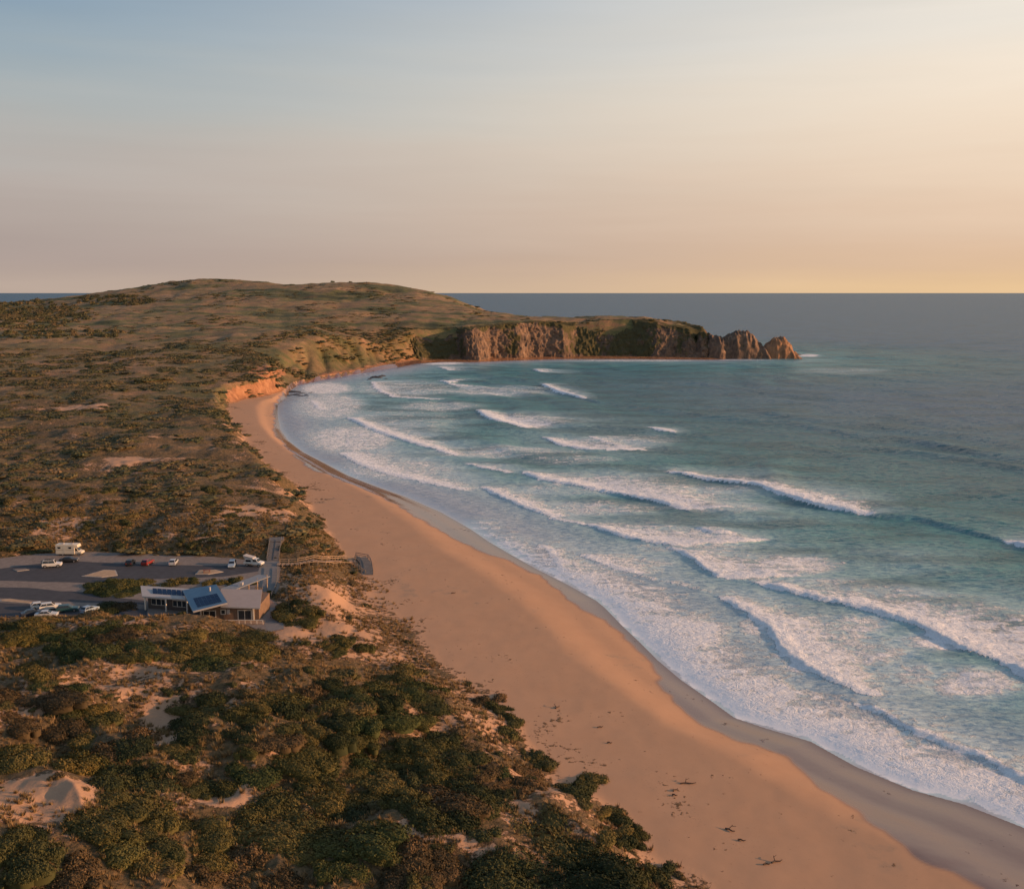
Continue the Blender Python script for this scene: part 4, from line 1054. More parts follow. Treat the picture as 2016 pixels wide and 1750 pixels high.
top_z, bot_z = height(st[:1, :2])[0] + .5, height(st[-1:, :2])[0] + .15
prev = None
for k in range(nst):
    s = cum[-1] * k / (nst - 1)
    x, y = np.interp(s, cum, st[:, 0]), np.interp(s, cum, st[:, 1])
    x2, y2 = np.interp(s + .8, cum, st[:, 0]), np.interp(s + .8, cum, st[:, 1])
    if k < nst - 2: hd = math.atan2(y2 - y, x2 - x)
    z = max(top_z + (bot_z - top_z) * (k / (nst - 1)) ** 1.0, height(np.array([[x, y]]))[0] + .12)
    o = bpy.data.objects.new('step', stp); COL.objects.link(o); o.parent = stair
    o.location = (x - st[0, 0], y - st[0, 1], z - st[0, 2]); o.rotation_euler.z = hd - math.pi / 2
    if k % 4 == 0 or k == nst - 1:
        nn = Vector((-math.sin(hd), math.cos(hd), 0))
        cur = [Vector(o.location) + nn * 1.5 * sg for sg in (-1, 1)]
        for c_ in cur: MB().box(c_.x - .07, c_.x + .07, c_.y - .07, c_.y + .07, c_.z - 1.2, c_.z + 1.1).build('post', GREYWOOD, stair)
        if prev:
            for a_, b_ in zip(prev, cur):
                MB().bar(a_ + Vector((0, 0, 1.05)), b_ + Vector((0, 0, 1.05)), .1, .14).build('handrail', GREYWOOD, stair)
                MB().bar(a_ + Vector((0, 0, .55)), b_ + Vector((0, 0, .55)), .06, .12).build('handrail', GREYWOOD, stair)
        prev = cur
fence_line([(546.5, 1120), (546, 1140), (543, 1160), (534, 1176)], 'path_fence', 'low grey rail fence along the seaward edge of the concrete path', hgt=1.0, step=2.0, rails=(.95, .5), mat=GREYWOOD)

# ------------------------------------------------------------------ vehicles
TYRE = plain('tyre_rubber', (0.02, 0.02, 0.02), 0.85, var=0.1)
RIM = plain('wheel_rim', (0.35, 0.35, 0.36), 0.4, 0.7, var=0.05)
CARGLASS = plain('car_glass', (0.012, 0.015, 0.02), 0.08, var=0.1, spec=0.6)
LAMP = plain('headlamp', (0.7, 0.7, 0.68), 0.2, var=0.03)
TAIL = plain('tail_lamp', (0.35, 0.02, 0.015), 0.3, var=0.05)
def paint(name, c, r=0.3): return plain('paint_' + name, c, r, 0.0, 0.04, 1.0, 0.5)

def loft(sections):
    """sections: (x, z0, zbelt, ztop, half width, half width at top)"""
    vs, fs = [], []
    for x, z0, zb, zt, w, wt in sections:
        vs += [(x, -w * .93, z0), (x, -w, (z0 + zb) / 2), (x, -w * .97, zb), (x, -wt, zt), (x, wt, zt), (x, w * .97, zb), (x, w, (z0 + zb) / 2), (x, w * .93, z0)]
    for i in range(len(sections) - 1):
        for j in range(8):
            a, b = i * 8 + j, i * 8 + (j + 1) % 8
            fs.append((a, b, b + 8, a + 8))
    fs += [tuple(range(7, -1, -1)), tuple(range((len(sections) - 1) * 8, len(sections) * 8))]
    return MB().add(vs, fs)

WHEEL_T = MB().tube((0, -.11, 0), (0, .11, 0), .33, n=16).mesh('tyre', TYRE)
WHEEL_R = MB().tube((0, -.12, 0), (0, .12, 0), .20, n=12).mesh('rim', RIM)
def wheels(e, xs, w, r=.33):
    for x in xs:
        for s in (-1, 1):
            t = bpy.data.objects.new('wheel', WHEEL_T); COL.objects.link(t); t.parent = e; t.location = (x, s * w, r); t.scale = (r / .33, 1, r / .33)
            q = bpy.data.objects.new('rim', WHEEL_R); COL.objects.link(q); q.parent = t

def quad_panel(a, b, c, d, off, name, mat, e):
    a, b, c, d = map(Vector, (a, b, c, d)); n = (b - a).cross(d - a).normalized()
    return MB().hexa([a + n * off * .2, b + n * off * .2, c + n * off * .2, d + n * off * .2], [a + n * off, b + n * off, c + n * off, d + n * off]).build(name, mat, e)

def car(px, py, rz, kind, color, label, group='cars in the car park'):
    p = at_z(px, py, LEVEL)
    e = empty({'suv': 'four_wheel_drive', 'van': 'van', 'ute': 'utility_truck'}.get(kind, 'parked_car'), (p[0], p[1], LEVEL + .008), rz)
    tall = {'hatch': 1.45, 'sedan': 1.42, 'suv': 1.85, 'wagon': 1.5}[kind]
    Lh = {'hatch': 2.0, 'sedan': 2.3, 'suv': 2.3, 'wagon': 2.3}[kind]
    w = .88 if kind != 'suv' else .94
    belt = .92 if kind != 'suv' else 1.12
    g = .22 if kind != 'suv' else .38
    pm_ = paint(color[0], color[1])
    rear = {'hatch': -Lh + .05, 'sedan': -Lh + .75, 'suv': -Lh + .05, 'wagon': -Lh + .1}[kind]
    roofb = {'hatch': -Lh + .55, 'sedan': -Lh + 1.35, 'suv': -Lh + .3, 'wagon': -Lh + .6}[kind]
    wsb = Lh - 1.25 if kind != 'suv' else Lh - 1.3
    wst = wsb - .75 if kind != 'suv' else wsb - .45
    sec = [(-Lh, g + .12, belt - .1, belt - .02, w * .93, w * .85), (rear, g, belt, belt + .03, w, w * .88)]
    sec += [(roofb, g, belt, tall, w, w * .74), (wst, g, belt, tall, w, w * .74), (wsb, g, belt, belt + .04, w, w * .86), (Lh - .15, g, belt - .16, belt - .12, w * .96, w * .82), (Lh, g + .12, belt - .3, belt - .26, w * .88, w * .74)]
    loft(sec).build('body', pm_, e, 0.05)
    wt = w * .74
    def side(s):
        y0, y1 = s * w * .965, s * (wt + .02)
        z1 = tall - .06
        xs = [roofb + .05, (roofb + wst) / 2, wst - .02]
        zb = belt + .05
        for k in range(2):
            xa, xb = xs[k] + .04, xs[k + 1] - .04
            ba = (rear + .12 if k == 0 else xa); bb = (xb if k == 0 else wsb - .18)
            q = [(ba, y0, zb), (bb, y0, zb), (xb, y1, z1), (xa, y1, z1)]
            if s > 0: q = [q[1], q[0], q[3], q[2]]
            quad_panel(*q, .025, 'side_window', CARGLASS, e)
    side(-1); side(1)
    quad_panel((wsb - .06, -w * .78, belt + .08), (wsb - .06, w * .78, belt + .08), (wst + .06, wt * .92, tall - .05), (wst + .06, -wt * .92, tall - .05), .03, 'windscreen', CARGLASS, e)
    quad_panel((rear + .04, w * .76, belt + .08), (rear + .04, -w * .76, belt + .08), (roofb - .05, -wt * .9, tall - .05), (roofb - .05, wt * .9, tall - .05), .03, 'rear_window', CARGLASS, e)
    for s in (-1, 1):
        MB().box(Lh - .12, Lh + .02, s * w * .62 - .16, s * w * .62 + .16, belt - .32, belt - .2).build('headlight', LAMP, e)
        MB().box(-Lh - .02, -Lh + .1, s * w * .66 - .14, s * w * .66 + .14, belt - .3, belt - .14).build('tail_light', TAIL, e)
    wheels(e, (-Lh + .75, Lh - .8), w - .1, .33 if kind != 'suv' else .40)
    if kind == 'suv':
        sp = bpy.data.objects.new('spare_wheel', WHEEL_T); COL.objects.link(sp); sp.parent = e; sp.location = (-Lh - .1, 0, 1.0); sp.rotation_euler.z = math.pi / 2
        rk_ = MB()
        for k in range(4): rk_.bar((roofb + .3 + k * .6, -.62, tall + .1), (roofb + .3 + k * .6, .62, tall + .1), .05)
        for s in (-.62, .62): rk_.bar((roofb + .2, s, tall + .08), (wst - .1, s, tall + .08), .06, .16)
        rk_.build('roof_rack', TYRE, e)
    return tag(e, label, 'car', group)

WHITE = ('white', (0.60, 0.585, 0.555)); CREAM = ('cream', (0.72, 0.62, 0.46)); BLACK = ('black', (0.02, 0.022, 0.026)); RED = ('red', (0.22, 0.03, 0.025)); SILVER = ('silver', (0.42, 0.44, 0.46)); TEAL = ('teal', (0.025, 0.075, 0.085)); BLUE = ('pale_blue', (0.26, 0.33, 0.40)); NAVY = ('navy', (0.03, 0.04, 0.06))
R90 = math.pi / 2
car(103, 1116, 0.25, 'suv', WHITE, 'white four-wheel drive with rear spare wheel, alone in front of the motorhome')
car(136, 1106, 0.1, 'sedan', BLACK, 'dark sedan parked at the gravel edge just below the motorhome')
car(257, 1111, R90 + .1, 'hatch', BLACK, 'small dark hatchback beside the red car in the far row')
car(291, 1110.5, R90 - .15, 'hatch', RED, 'red hatchback parked nose-in along the gravel edge')
car(342, 1110.5, R90 + .1, 'hatch', SILVER, 'grey hatchback parked alone between the red car and the pale blue car')
car(457, 1115, -R90 + .15, 'wagon', BLUE, 'pale blue wagon parked beside the white camper truck')
car(80, 1197, 0.5, 'hatch', WHITE, 'white hatchback, the further left of the two white cars side by side')
car(99, 1198.5, 0.5, 'wagon', WHITE, 'white wagon parked between the white hatchback and the dark teal car')
car(133, 1203, 0.25, 'wagon', TEAL, 'dark teal wagon parked right of the two white cars')
car(177, 1204, 1.1, 'hatch', BLUE, 'pale blue hatchback half hidden by the round dark bush')
car(64, 1211, 0.6, 'sedan', NAVY, 'navy sedan in the front row, partly behind the dune scrub')
car(92, 1214, 0.2, 'sedan', SILVER, 'silver sedan in the front row with its lower half behind scrub')

def motorhome(px, py, rz):
    p = at_z(px, py, LEVEL); e = empty('motorhome', (p[0], p[1], LEVEL + .004), rz)
    cm = paint('cream', (0.62, 0.54, 0.42), .4)
    MB().box(-3.3, 1.75, -1.12, 1.12, .45, 3.0).build('body', cm, e, 0.08)
    MB().hexa([(1.75, -1.1, 2.05), (2.7, -1.05, 2.25), (2.7, 1.05, 2.25), (1.75, 1.1, 2.05)], [(1.75, -1.1, 3.0), (2.45, -1.0, 2.95), (2.45, 1.0, 2.95), (1.75, 1.1, 3.0)]).build('overcab', cm, e, 0.06)
    loft([(1.7, .45, 1.25, 2.05, 1.0, .88), (2.2, .45, 1.25, 2.05, 1.0, .86), (2.75, .45, 1.2, 1.28, 1.0, .9), (3.45, .5, 1.05, 1.1, .95, .8), (3.6, .6, .9, .95, .88, .72)]).build('cab', cm, e, 0.04)
    quad_panel((2.72, -.82, 1.32), (2.72, .82, 1.32), (2.26, .78, 2.0), (2.26, -.78, 2.0), .03, 'windscreen', CARGLASS, e)
    for s in (-1, 1):
        y0 = s * 1.0; q = [(1.85, y0 * .97, 1.3), (2.55, y0 * .97, 1.3), (2.25, y0 * .88, 1.95), (1.85, y0 * .88, 1.95)]
        if s > 0: q = [q[1], q[0], q[3], q[2]]
        quad_panel(*q, .03, 'cab_window', CARGLASS, e)
        for x0, x1 in ((-2.7, -1.9), (.2, .95)):
            MB().box(x0, x1, s * 1.125 - .02, s * 1.125 + .02, 1.95, 2.4).build('window', CARGLASS, e)
        MB().box(-3.2, 1.7, s * 1.122 - .012, s * 1.122 + .012, 1.5, 1.58).build('side_stripe', plain('stripe_tan', (.3, .2, .12), .5), e)
        MB().box(3.45, 3.6, s * .6 - .15, s * .6 + .15, .8, .95).build('headlight', LAMP, e)
        MB().box(-3.34, -3.28, s * .95 - .1, s * .95 + .1, .8, 1.1).build('tail_light', TAIL, e)
    MB().box(-1.2, -.6, -1.135, -1.12, .7, 2.3).build('door', cm, e)
    MB().box(-2.2, -1.4, -.4, .4, 3.0, 3.18).build('roof_vent', FASCIA, e, .03)
    MB().box(.4, 1.0, -.3, .3, 3.0, 3.15).build('roof_hatch', FASCIA, e, .03)
    wheels(e, (-1.5, 2.85), .95, .38)
    return tag(e, 'cream motorhome with overcab parked on the gravel at the top of the car park', 'motorhome')
motorhome(138, 1092, -0.02)

def camper(px, py, rz):
    p = at_z(px, py, LEVEL); e = empty('camper_truck', (p[0], p[1], LEVEL + .012), rz)
    wm = paint('white', WHITE[1])
    loft([(.2, .45, 1.2, 1.95, .95, .8), (1.2, .45, 1.2, 1.95, .95, .8), (1.75, .45, 1.2, 1.26, .95, .84), (2.55, .5, 1.05, 1.1, .92, .78), (2.7, .6, .9, .95, .85, .7)]).build('cab', wm, e, .04)
    quad_panel((1.72, -.78, 1.3), (1.72, .78, 1.3), (1.26, .72, 1.9), (1.26, -.72, 1.9), .03, 'windscreen', CARGLASS, e)
    for s in (-1, 1):
        q = [(.35, s * .92, 1.28), (1.5, s * .92, 1.28), (1.15, s * .82, 1.86), (.35, s * .82, 1.86)]
        if s > 0: q = [q[1], q[0], q[3], q[2]]
        quad_panel(*q, .03, 'side_window', CARGLASS, e)
        MB().box(2.56, 2.7, s * .6 - .15, s * .6 + .15, .75, .9).build('headlight', LAMP, e)
        MB().box(-2.2, .1, s * .98 - .03, s * .98 + .03, .75, 1.15).build('tray_side', wm, e)
    MB().box(-2.3, .15, -.95, .95, .65, .78).build('tray', wm, e)
    MB().box(-1.9, .05, -.88, .88, .8, 1.9).build('canopy', wm, e, .05)
    MB().box(-1.7, -.2, -.905, -.87, 1.15, 1.7).build('canopy_window', CARGLASS, e)
    MB().hexa([(-2.0, -.9, 1.95), (.5, -.9, 1.92), (.5, .9, 1.92), (-2.0, .9, 1.95)], [(-2.4, -.95, 2.75), (.2, -.9, 2.25), (.2, .9, 2.25), (-2.4, .95, 2.75)]).build('pop_top', FASCIA, e, .03)
    wheels(e, (-1.3, 1.9), .85, .38)
    return tag(e, 'white camper truck with raised pop-top beside the concrete path', 'truck')
camper(499, 1113.5, -0.25)

# picnic table on the small island, bin by the path
def picnic(px, py, label):
    p = at_z(px, py, LEVEL + .15); e = empty('picnic_table', (p[0], p[1], LEVEL + .15), .2)
    tm = plain('dark_red_timber', (0.16, 0.06, 0.045), .8)
    for k in range(4): MB().box(-.9, .9, -.36 + k * .18, -.2 + k * .18, .72, .77).build('plank', tm, e)
    for s in (-1, 1):
        MB().box(-.9, .9, s * .72 - .13, s * .72 + .13, .42, .47).build('bench_seat', tm, e)
        lg = MB(); lg.bar((s * .65, -.75, 0), (s * .65, -.2, .72), .08); lg.bar((s * .65, .75, 0), (s * .65, .2, .72), .08); lg.bar((s * .65, -.8, .38), (s * .65, .8, .38), .08)
        lg.build('leg', tm, e)
    tag(e, label, 'picnic table')
picnic(407, 1127, 'dark red picnic table on the small pale island')

# ------------------------------------------------------------------ driftwood on the sand
DRIFT = plain('driftwood', (0.07, 0.045, 0.032), 0.9, var=0.3)
def drift(px, py, rz, ln, label, branch=True):
    p = hit(px, py)[0]; e = empty('driftwood', tuple(p), rz); ln *= .8
    m = MB()
    pts = [Vector((-ln / 2, 0, .1)), Vector((-ln / 6, .12, .16)), Vector((ln / 4, -.05, .14)), Vector((ln / 2, .1, .2))]
    for i in range(3): m.tube(pts[i], pts[i + 1], .13 - .025 * i, .105 - .025 * i, 7)
    m.build('trunk', DRIFT, e)
    if branch:
        b_ = MB(); b_.tube(pts[1], pts[1] + Vector((.2, .7, .35)), .07, .04, 6); b_.tube(pts[1] + Vector((.15, .5, .26)), pts[1] + Vector((.7, .8, .3)), .045, .03, 6); b_.build('branch', DRIFT, e)
    tag(e, label, 'driftwood')
drift(1355, 1543, 0.0, 3.0, 'branched driftwood log lying on the open sand in the lower beach')
drift(1330, 1556, 0.6, 1.2, 'short stick left of the branched driftwood log', False)
drift(1328, 1566, -0.5, 1.0, 'lowest of the short sticks below the branched driftwood log', False)
drift(1437, 1635, -0.7, 1.8, 'forked driftwood stick on the sand near the lower edge of the picture')
drift(1460, 1655, -0.4, 1.3, 'straight stick just below the forked driftwood stick', False)
drift(1530, 1697, 0.3, 2.0, 'driftwood branch lying nearest the wet sand at the bottom')
drift(1510, 1702, 0.1, 1.2, 'small stick beside the driftwood branch nearest the wet sand', False)
drift(1182, 1432, 0.2, 1.2, 'short dark stick in the middle of the beach', False)
drift(1098, 1393, 0.9, 1.6, 'forked stick on the beach opposite the clump of foredune bushes')
drift(1200, 1463, -.3, 1.0, 'thin stick on the beach below the short dark stick', False)
drift(893, 1168, 0.2, 1.4, 'small dark driftwood on the upper beach beyond the kiosk dune', False)

# ------------------------------------------------------------------ scrub
def make_leaf_mat(name, cols, by_random=False):
    m, nt, b = new_mat(name); L = nt.links
    oi = nt.nodes.new('ShaderNodeObjectInfo')
    shade = attr(nt, 'shade')
    co = coords(nt)
    n1 = noise(nt, 0.35, 3, 0.6, co)
    if by_random:
        fac = mathn(nt, 'ADD', mathn(nt, 'MULTIPLY', oi.outputs['Random'], 0.75), mathn(nt, 'MULTIPLY', noise(nt, 0.02, 3, 0.6, co), 0.5))
        fac = mathn(nt, 'SUBTRACT', fac, 0.12)
        col = ramp(nt, fac, [(i / (len(cols) - 1), c) for i, c in enumerate(cols)])
    else:
        fac = mathn(nt, 'ADD', mathn(nt, 'MULTIPLY', mathn(nt, 'SUBTRACT', oi.outputs['Random'], 0.5), 0.7), n1)
        col = ramp(nt, fac, [(0.2 + 0.6 * i / (len(cols) - 1), c) for i, c in enumerate(cols)])
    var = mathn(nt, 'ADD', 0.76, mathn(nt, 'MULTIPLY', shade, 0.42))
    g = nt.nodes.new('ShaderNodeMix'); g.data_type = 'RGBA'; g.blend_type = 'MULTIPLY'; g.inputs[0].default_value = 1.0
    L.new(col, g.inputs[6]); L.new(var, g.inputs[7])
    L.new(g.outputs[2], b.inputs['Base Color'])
    b.inputs['Roughness'].default_value = 0.75; b.inputs['Specular IOR Level'].default_value = 0.15
    return m
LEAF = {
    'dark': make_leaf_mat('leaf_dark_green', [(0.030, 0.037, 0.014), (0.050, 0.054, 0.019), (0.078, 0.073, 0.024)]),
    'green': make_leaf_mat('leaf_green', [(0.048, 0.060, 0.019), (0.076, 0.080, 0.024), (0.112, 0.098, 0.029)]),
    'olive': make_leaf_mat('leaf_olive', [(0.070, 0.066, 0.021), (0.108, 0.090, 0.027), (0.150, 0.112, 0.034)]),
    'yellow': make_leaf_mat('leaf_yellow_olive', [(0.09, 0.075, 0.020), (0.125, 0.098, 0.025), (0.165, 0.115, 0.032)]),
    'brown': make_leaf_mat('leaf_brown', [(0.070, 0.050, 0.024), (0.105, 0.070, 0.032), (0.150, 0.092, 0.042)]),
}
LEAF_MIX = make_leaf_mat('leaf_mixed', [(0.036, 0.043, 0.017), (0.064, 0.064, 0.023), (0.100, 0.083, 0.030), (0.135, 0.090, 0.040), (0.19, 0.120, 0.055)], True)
LEAF_FAR = make_leaf_mat('leaf_far', [(0.050, 0.058, 0.027), (0.086, 0.084, 0.037), (0.13, 0.106, 0.050), (0.19, 0.126, 0.066)], True)  # leaf colours lightened in place of distance haze
STRAW = make_leaf_mat('dry_grass', [(0.12, 0.078, 0.034), (0.20, 0.13, 0.058), (0.29, 0.19, 0.092), (0.15, 0.115, 0.045)], True)

def mound_mesh(name, R, hr, leaf, dens, seed, mat, lean=0.25, spiky=0.0):
    rg = np.random.default_rng(seed)
    nl = rg.integers(6, 11)
    la = rg.uniform(0, 2 * math.pi, nl); lr = rg.uniform(.30, .85, nl) * R; ls = rg.uniform(.22, .58, nl) * R
    cx_ = np.concatenate([[0], np.cos(la) * lr]); cy_ = np.concatenate([[0], np.sin(la) * lr]); rs = np.concatenate([[R * .62], ls])
    hs = rs * hr * rg.uniform(.65, 1.35, nl + 1)
    area = sum(2 * math.pi * r_ * r_ for r_ in rs)
    n = int(dens * area / (leaf * leaf))
    k = rg.choice(nl + 1, n, p=rs ** 2 / (rs ** 2).sum())
    th = rg.uniform(0, 2 * math.pi, n); ez = rg.uniform(-0.05, 1, n); er = np.sqrt(np.clip(1 - ez ** 2, 0, 1))
    nx, ny, nz = np.cos(th) * er, np.sin(th) * er, ez
    lump = 1 + 0.26 * fbm(nx * 2.4 + k * 3.1, ny * 2.4 + nz * 1.7, 4, seed) - rg.uniform(0, .16, n) + (spiky + .35) * rg.uniform(0, 1, n) ** 7 * .6
    x = cx_[k] + nx * rs[k] * lump; y = cy_[k] + ny * rs[k] * lump; z = nz * hs[k] * lump
    # drop leaves buried in a neighbouring lobe
    buried = np.zeros(n, bool)
    for j in range(nl + 1):
        q = ((x - cx_[j]) / rs[j]) ** 2 + ((y - cy_[j]) / rs[j]) ** 2 + (z / hs[j]) ** 2
        buried |= (j != k) & (q < 0.66)
    sel = ~buried
    x, y, z, nx, ny, nz = (v[sel] for v in (x, y, z, nx, ny, nz)); n = len(x)
    nrm = np.stack([nx, ny, nz * 1.2 + .25], -1) + rg.normal(0, .55, (n, 3)); nrm /= np.linalg.norm(nrm, axis=1)[:, None]
    t = np.cross(nrm, rg.normal(0, 1, (n, 3))); t /= np.linalg.norm(t, axis=1)[:, None]; bq = np.cross(nrm, t)
    sz = leaf * rg.uniform(.6, 1.35, n)[:, None]
    c = np.stack([x + lean * z, y, z + .04 * R], -1)
    P = np.stack([c - t * sz * .75, c - bq * sz * .42, c + t * sz * .75, c + bq * sz * .42], 1).reshape(-1, 3)
    Fq = np.arange(4 * n).reshape(n, 4)
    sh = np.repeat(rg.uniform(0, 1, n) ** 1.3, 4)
    # woody, leafy core that closes the mound
    cv, cf = [], []
    for j in range(nl + 1):
        nu_, nv_ = 14, 6; base = len(cv)
        for b_ in range(nv_):
            e_ = b_ / (nv_ - 1) * math.pi / 2
            for a_ in range(nu_):
                q = a_ / nu_ * 2 * math.pi
                f = .77 * (1 + .12 * math.sin(q * 3 + j) * math.cos(e_))
                zz = math.sin(e_) * hs[j] * f - (0.25 * R if b_ == 0 else 0)
                cv.append((cx_[j] + math.cos(q) * math.cos(e_) * rs[j] * f + lean * max(zz, 0), cy_[j] + math.sin(q) * math.cos(e_) * rs[j] * f, zz))
        for b_ in range(nv_ - 1):
            for a_ in range(nu_):
                cf.append((base + b_ * nu_ + a_, base + b_ * nu_ + (a_ + 1) % nu_, base + (b_ + 1) * nu_ + (a_ + 1) % nu_, base + (b_ + 1) * nu_ + a_))
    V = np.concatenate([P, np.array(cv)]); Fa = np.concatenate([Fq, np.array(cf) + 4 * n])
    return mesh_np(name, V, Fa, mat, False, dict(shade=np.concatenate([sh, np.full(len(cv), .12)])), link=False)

PROTO = {}
for ci, (R, leaf) in enumerate([(0.8, .12), (1.7, .145), (3.0, .17), (4.8, .20)]):
    PROTO[ci] = [mound_mesh('shrub_%d_%d' % (ci, k), R, [.75, .55, .46, .38][ci], leaf, [1.5, 1.5, 1.35, 1.2][ci], 200 + ci * 10 + k, None) for k in range(4)]
CLASS_R = [0.8, 1.7, 3.0, 4.8]

# scrub masses of the near dunes: centre and half-size in the photo, colour, shrub radius range, place words
MASSES = [
    (1050, 1712, 150, 50, 'dark', (3.0, 5.5), 'in the big dark thicket at the bottom of the picture'),
    (980, 1690, 70, 40, 'dark', (3.0, 5.0), 'on the left flank of the big dark thicket at the bottom'),
    (600, 1615, 115, 45, 'olive', (2.6, 5.0), 'on the smooth olive mound in the lower middle of the dune'),
    (700, 1670, 60, 50, 'green', (2.0, 3.8), 'below the smooth olive mound'),
    (890, 1590, 90, 42, 'dark', (2.4, 4.4), 'in the dark hollow behind the foredune'),
    (830, 1510, 90, 55, 'dark', (2.2, 4.2), 'in the dark gully running down to the foredune'),
    (770, 1400, 80, 70, 'green', (2.0, 4.2), 'in the green gully seaward of the sandy spur'),
    (750, 1330, 60, 30, 'olive', (1.6, 3.0), 'at the head of the green gully'),
    (600, 1440, 110, 60, 'dark', (2.0, 3.8), 'on the dark slope in the middle of the dune'),
    (690, 1540, 90, 45, 'dark', (2.0, 4.0), 'on the shaded slope beneath the middle of the dune'),
    (560, 1380, 90, 35, 'olive', (1.6, 3.2), 'on the upper middle slope below the kiosk'),
    (430, 1275, 85, 40, 'olive', (2.6, 4.8), 'in the large olive clump just below the kiosk'),
    (430, 1415, 80, 45, 'dark', (2.0, 4.0), 'beside the grey sand blowout'),
    (520, 1500, 130, 28, 'green', (1.8, 3.4), 'along the long green ridge in the middle of the dune'),
    (200, 1270, 100, 40, 'green', (2.2, 4.4), 'in the broad green clump below the parked cars'),
    (50, 1245, 70, 26, 'yellow', (2.0, 4.0), 'at the dune edge in front of the parked cars'),
    (60, 1315, 60, 24, 'olive', (1.6, 3.0), 'above the brown thicket near the left edge'),
    (70, 1400, 100, 50, 'brown', (2.0, 4.0), 'in the brown thicket near the left edge'),
    (150, 1390, 50, 18, 'yellow', (1.4, 2.6), 'on the yellowish hump left of the blowout'),
    (165, 1430, 50, 35, 'dark', (1.8, 3.4), 'between the brown thicket and the blowout'),
    (225, 1475, 75, 28, 'brown', (2.0, 3.6), 'on the brown hump below the blowout'),
    (110, 1500, 140, 24, 'yellow', (1.6, 3.4), 'on the yellow-green ridge above the sand patch'),
    (330, 1540, 140, 26, 'dark', (1.8, 3.4), 'along the shaded band below the long ridge'),
    (240, 1610, 100, 30, 'olive', (1.8, 3.4), 'on the olive spur beside the sand patch'),
    (330, 1670, 110, 45, 'olive', (2.0, 3.8), 'on the lower slope below the olive spur'),
    (30, 1680, 55, 45, 'dark', (2.0, 4.0), 'in the dark corner thicket at the lower left'),
    (110, 1725, 60, 25, 'brown', (1.4, 2.6), 'near the lower left corner'),
    (480, 1715, 120, 40, 'brown', (1.4, 2.8), 'on the brown lower slope at the bottom'),
    (830, 1710, 60, 40, 'brown', (1.4, 2.6), 'left of the big dark thicket'),
    (1000, 1425, 20, 38, 'dark', (1.2, 2.2), 'in the dark line of bushes on the foredune edge'),
    (965, 1390, 25, 20, 'dark', (1.2, 2.0), 'in the dark line of bushes on the foredune edge'),
    (1140, 1545, 34, 22, 'dark', (1.2, 2.2), 'on the foredune edge level with the big driftwood log'),
    (1195, 1607, 24, 12, 'dark', (1.3, 2.0), 'alone on the foredune edge below the driftwood log'),
    (1240, 1645, 24, 22, 'dark', (1.3, 2.3), 'on the foredune edge above the bottom right beach'),
    (1190, 1652, 26, 12, 'dark', (1.2, 2.0), 'in the hollow behind the foredune edge bushes'),
    (1290, 1725, 24, 16, 'dark', (1.2, 1.8), 'lowest on the foredune edge'),
    (1055, 1498, 16, 12, 'dark', (1.0, 1.6), 'small, halfway along the foredune edge'),
    (675, 1273, 44, 15, 'dark', (1.6, 2.6), 'alone on the pale sand seaward of the kiosk'),
    (592, 1206, 36, 18, 'dark', (2.2, 3.8), 'beside the concrete ramp by the kiosk'),
    (770, 1312, 24, 8, 'dark', (1.0, 1.6), 'on the sandy slope above the green gully'),
    (870, 1325, 40, 9, 'green', (1.0, 1.8), 'on the sandy foredune above the middle beach'),
    (640, 1170, 20, 10, 'olive', (1.0, 1.6), 'on the sandy dune behind the kiosk'),
    (228, 1159, 60, 15, 'green', (2.0, 3.6), 'in the green garden bed between the car park lanes'),
    (370, 1148, 110, 7, 'olive', (1.1, 2.0), 'in the long garden bed behind the kiosk roofs'),
    (222, 1200, 30, 9, 'dark', (2.2, 3.2), 'in the round dark bush beside the pale blue hatchback'),
    (530, 1170, 3, 8, 'dark', (0.8, 1.0), 'beside the path fence'),
    (100, 1270, 90, 30, 'green', (1.6, 3.0), 'on the near rim of the dune left of the green clump'),
    (320, 1260, 60, 25, 'brown', (1.2, 2.4), 'on the pinkish rim in front of the kiosk windows'),
    (480, 1320, 60, 25, 'olive', (1.4, 2.6), 'below the large olive clump'),
    (640, 1350, 60, 30, 'olive', (1.4, 2.8), 'on the sandy spur above the middle slope'),
    (380, 1480, 50, 20, 'dark', (1.4, 2.4), 'under the grey sand blowout'),
    (560, 1690, 60, 40, 'olive', (1.4, 2.8), 'between the olive mound and the brown lower slope'),
    (760, 1600, 60, 40, 'brown', (1.2, 2.2), 'on the brown saddle right of the olive mound'),
    (1000, 1540, 60, 30, 'brown', (1.0, 1.8), 'on the dry slope behind the foredune edge'),
    (900, 1440, 60, 40, 'brown', (1.0, 1.8), 'on the dry flank seaward of the green gully'),
]
COLOR_WORD = {'dark': 'dark green', 'green': 'mid green', 'olive': 'olive', 'yellow': 'yellowish olive', 'brown': 'brownish'}
cand = []
rs_ = np.random.default_rng(77)
for mi, (cx_, cy_, rx_, ry_, colr, (r0, r1), place) in enumerate(MASSES):
    n = 60
    a = rs_.uniform(0, 2 * math.pi, n); q = np.sqrt(rs_.uniform(0, 1, n))
    X_, Y_ = cx_ + np.cos(a) * q * rx_, cy_ + np.sin(a) * q * ry_
    H_ = hit(X_, Y_)
    for k in range(n): cand.append((H_[k], rs_.uniform(r0, r1) if k > 2 else r1, colr, place, mi))
placed = []; per = {}
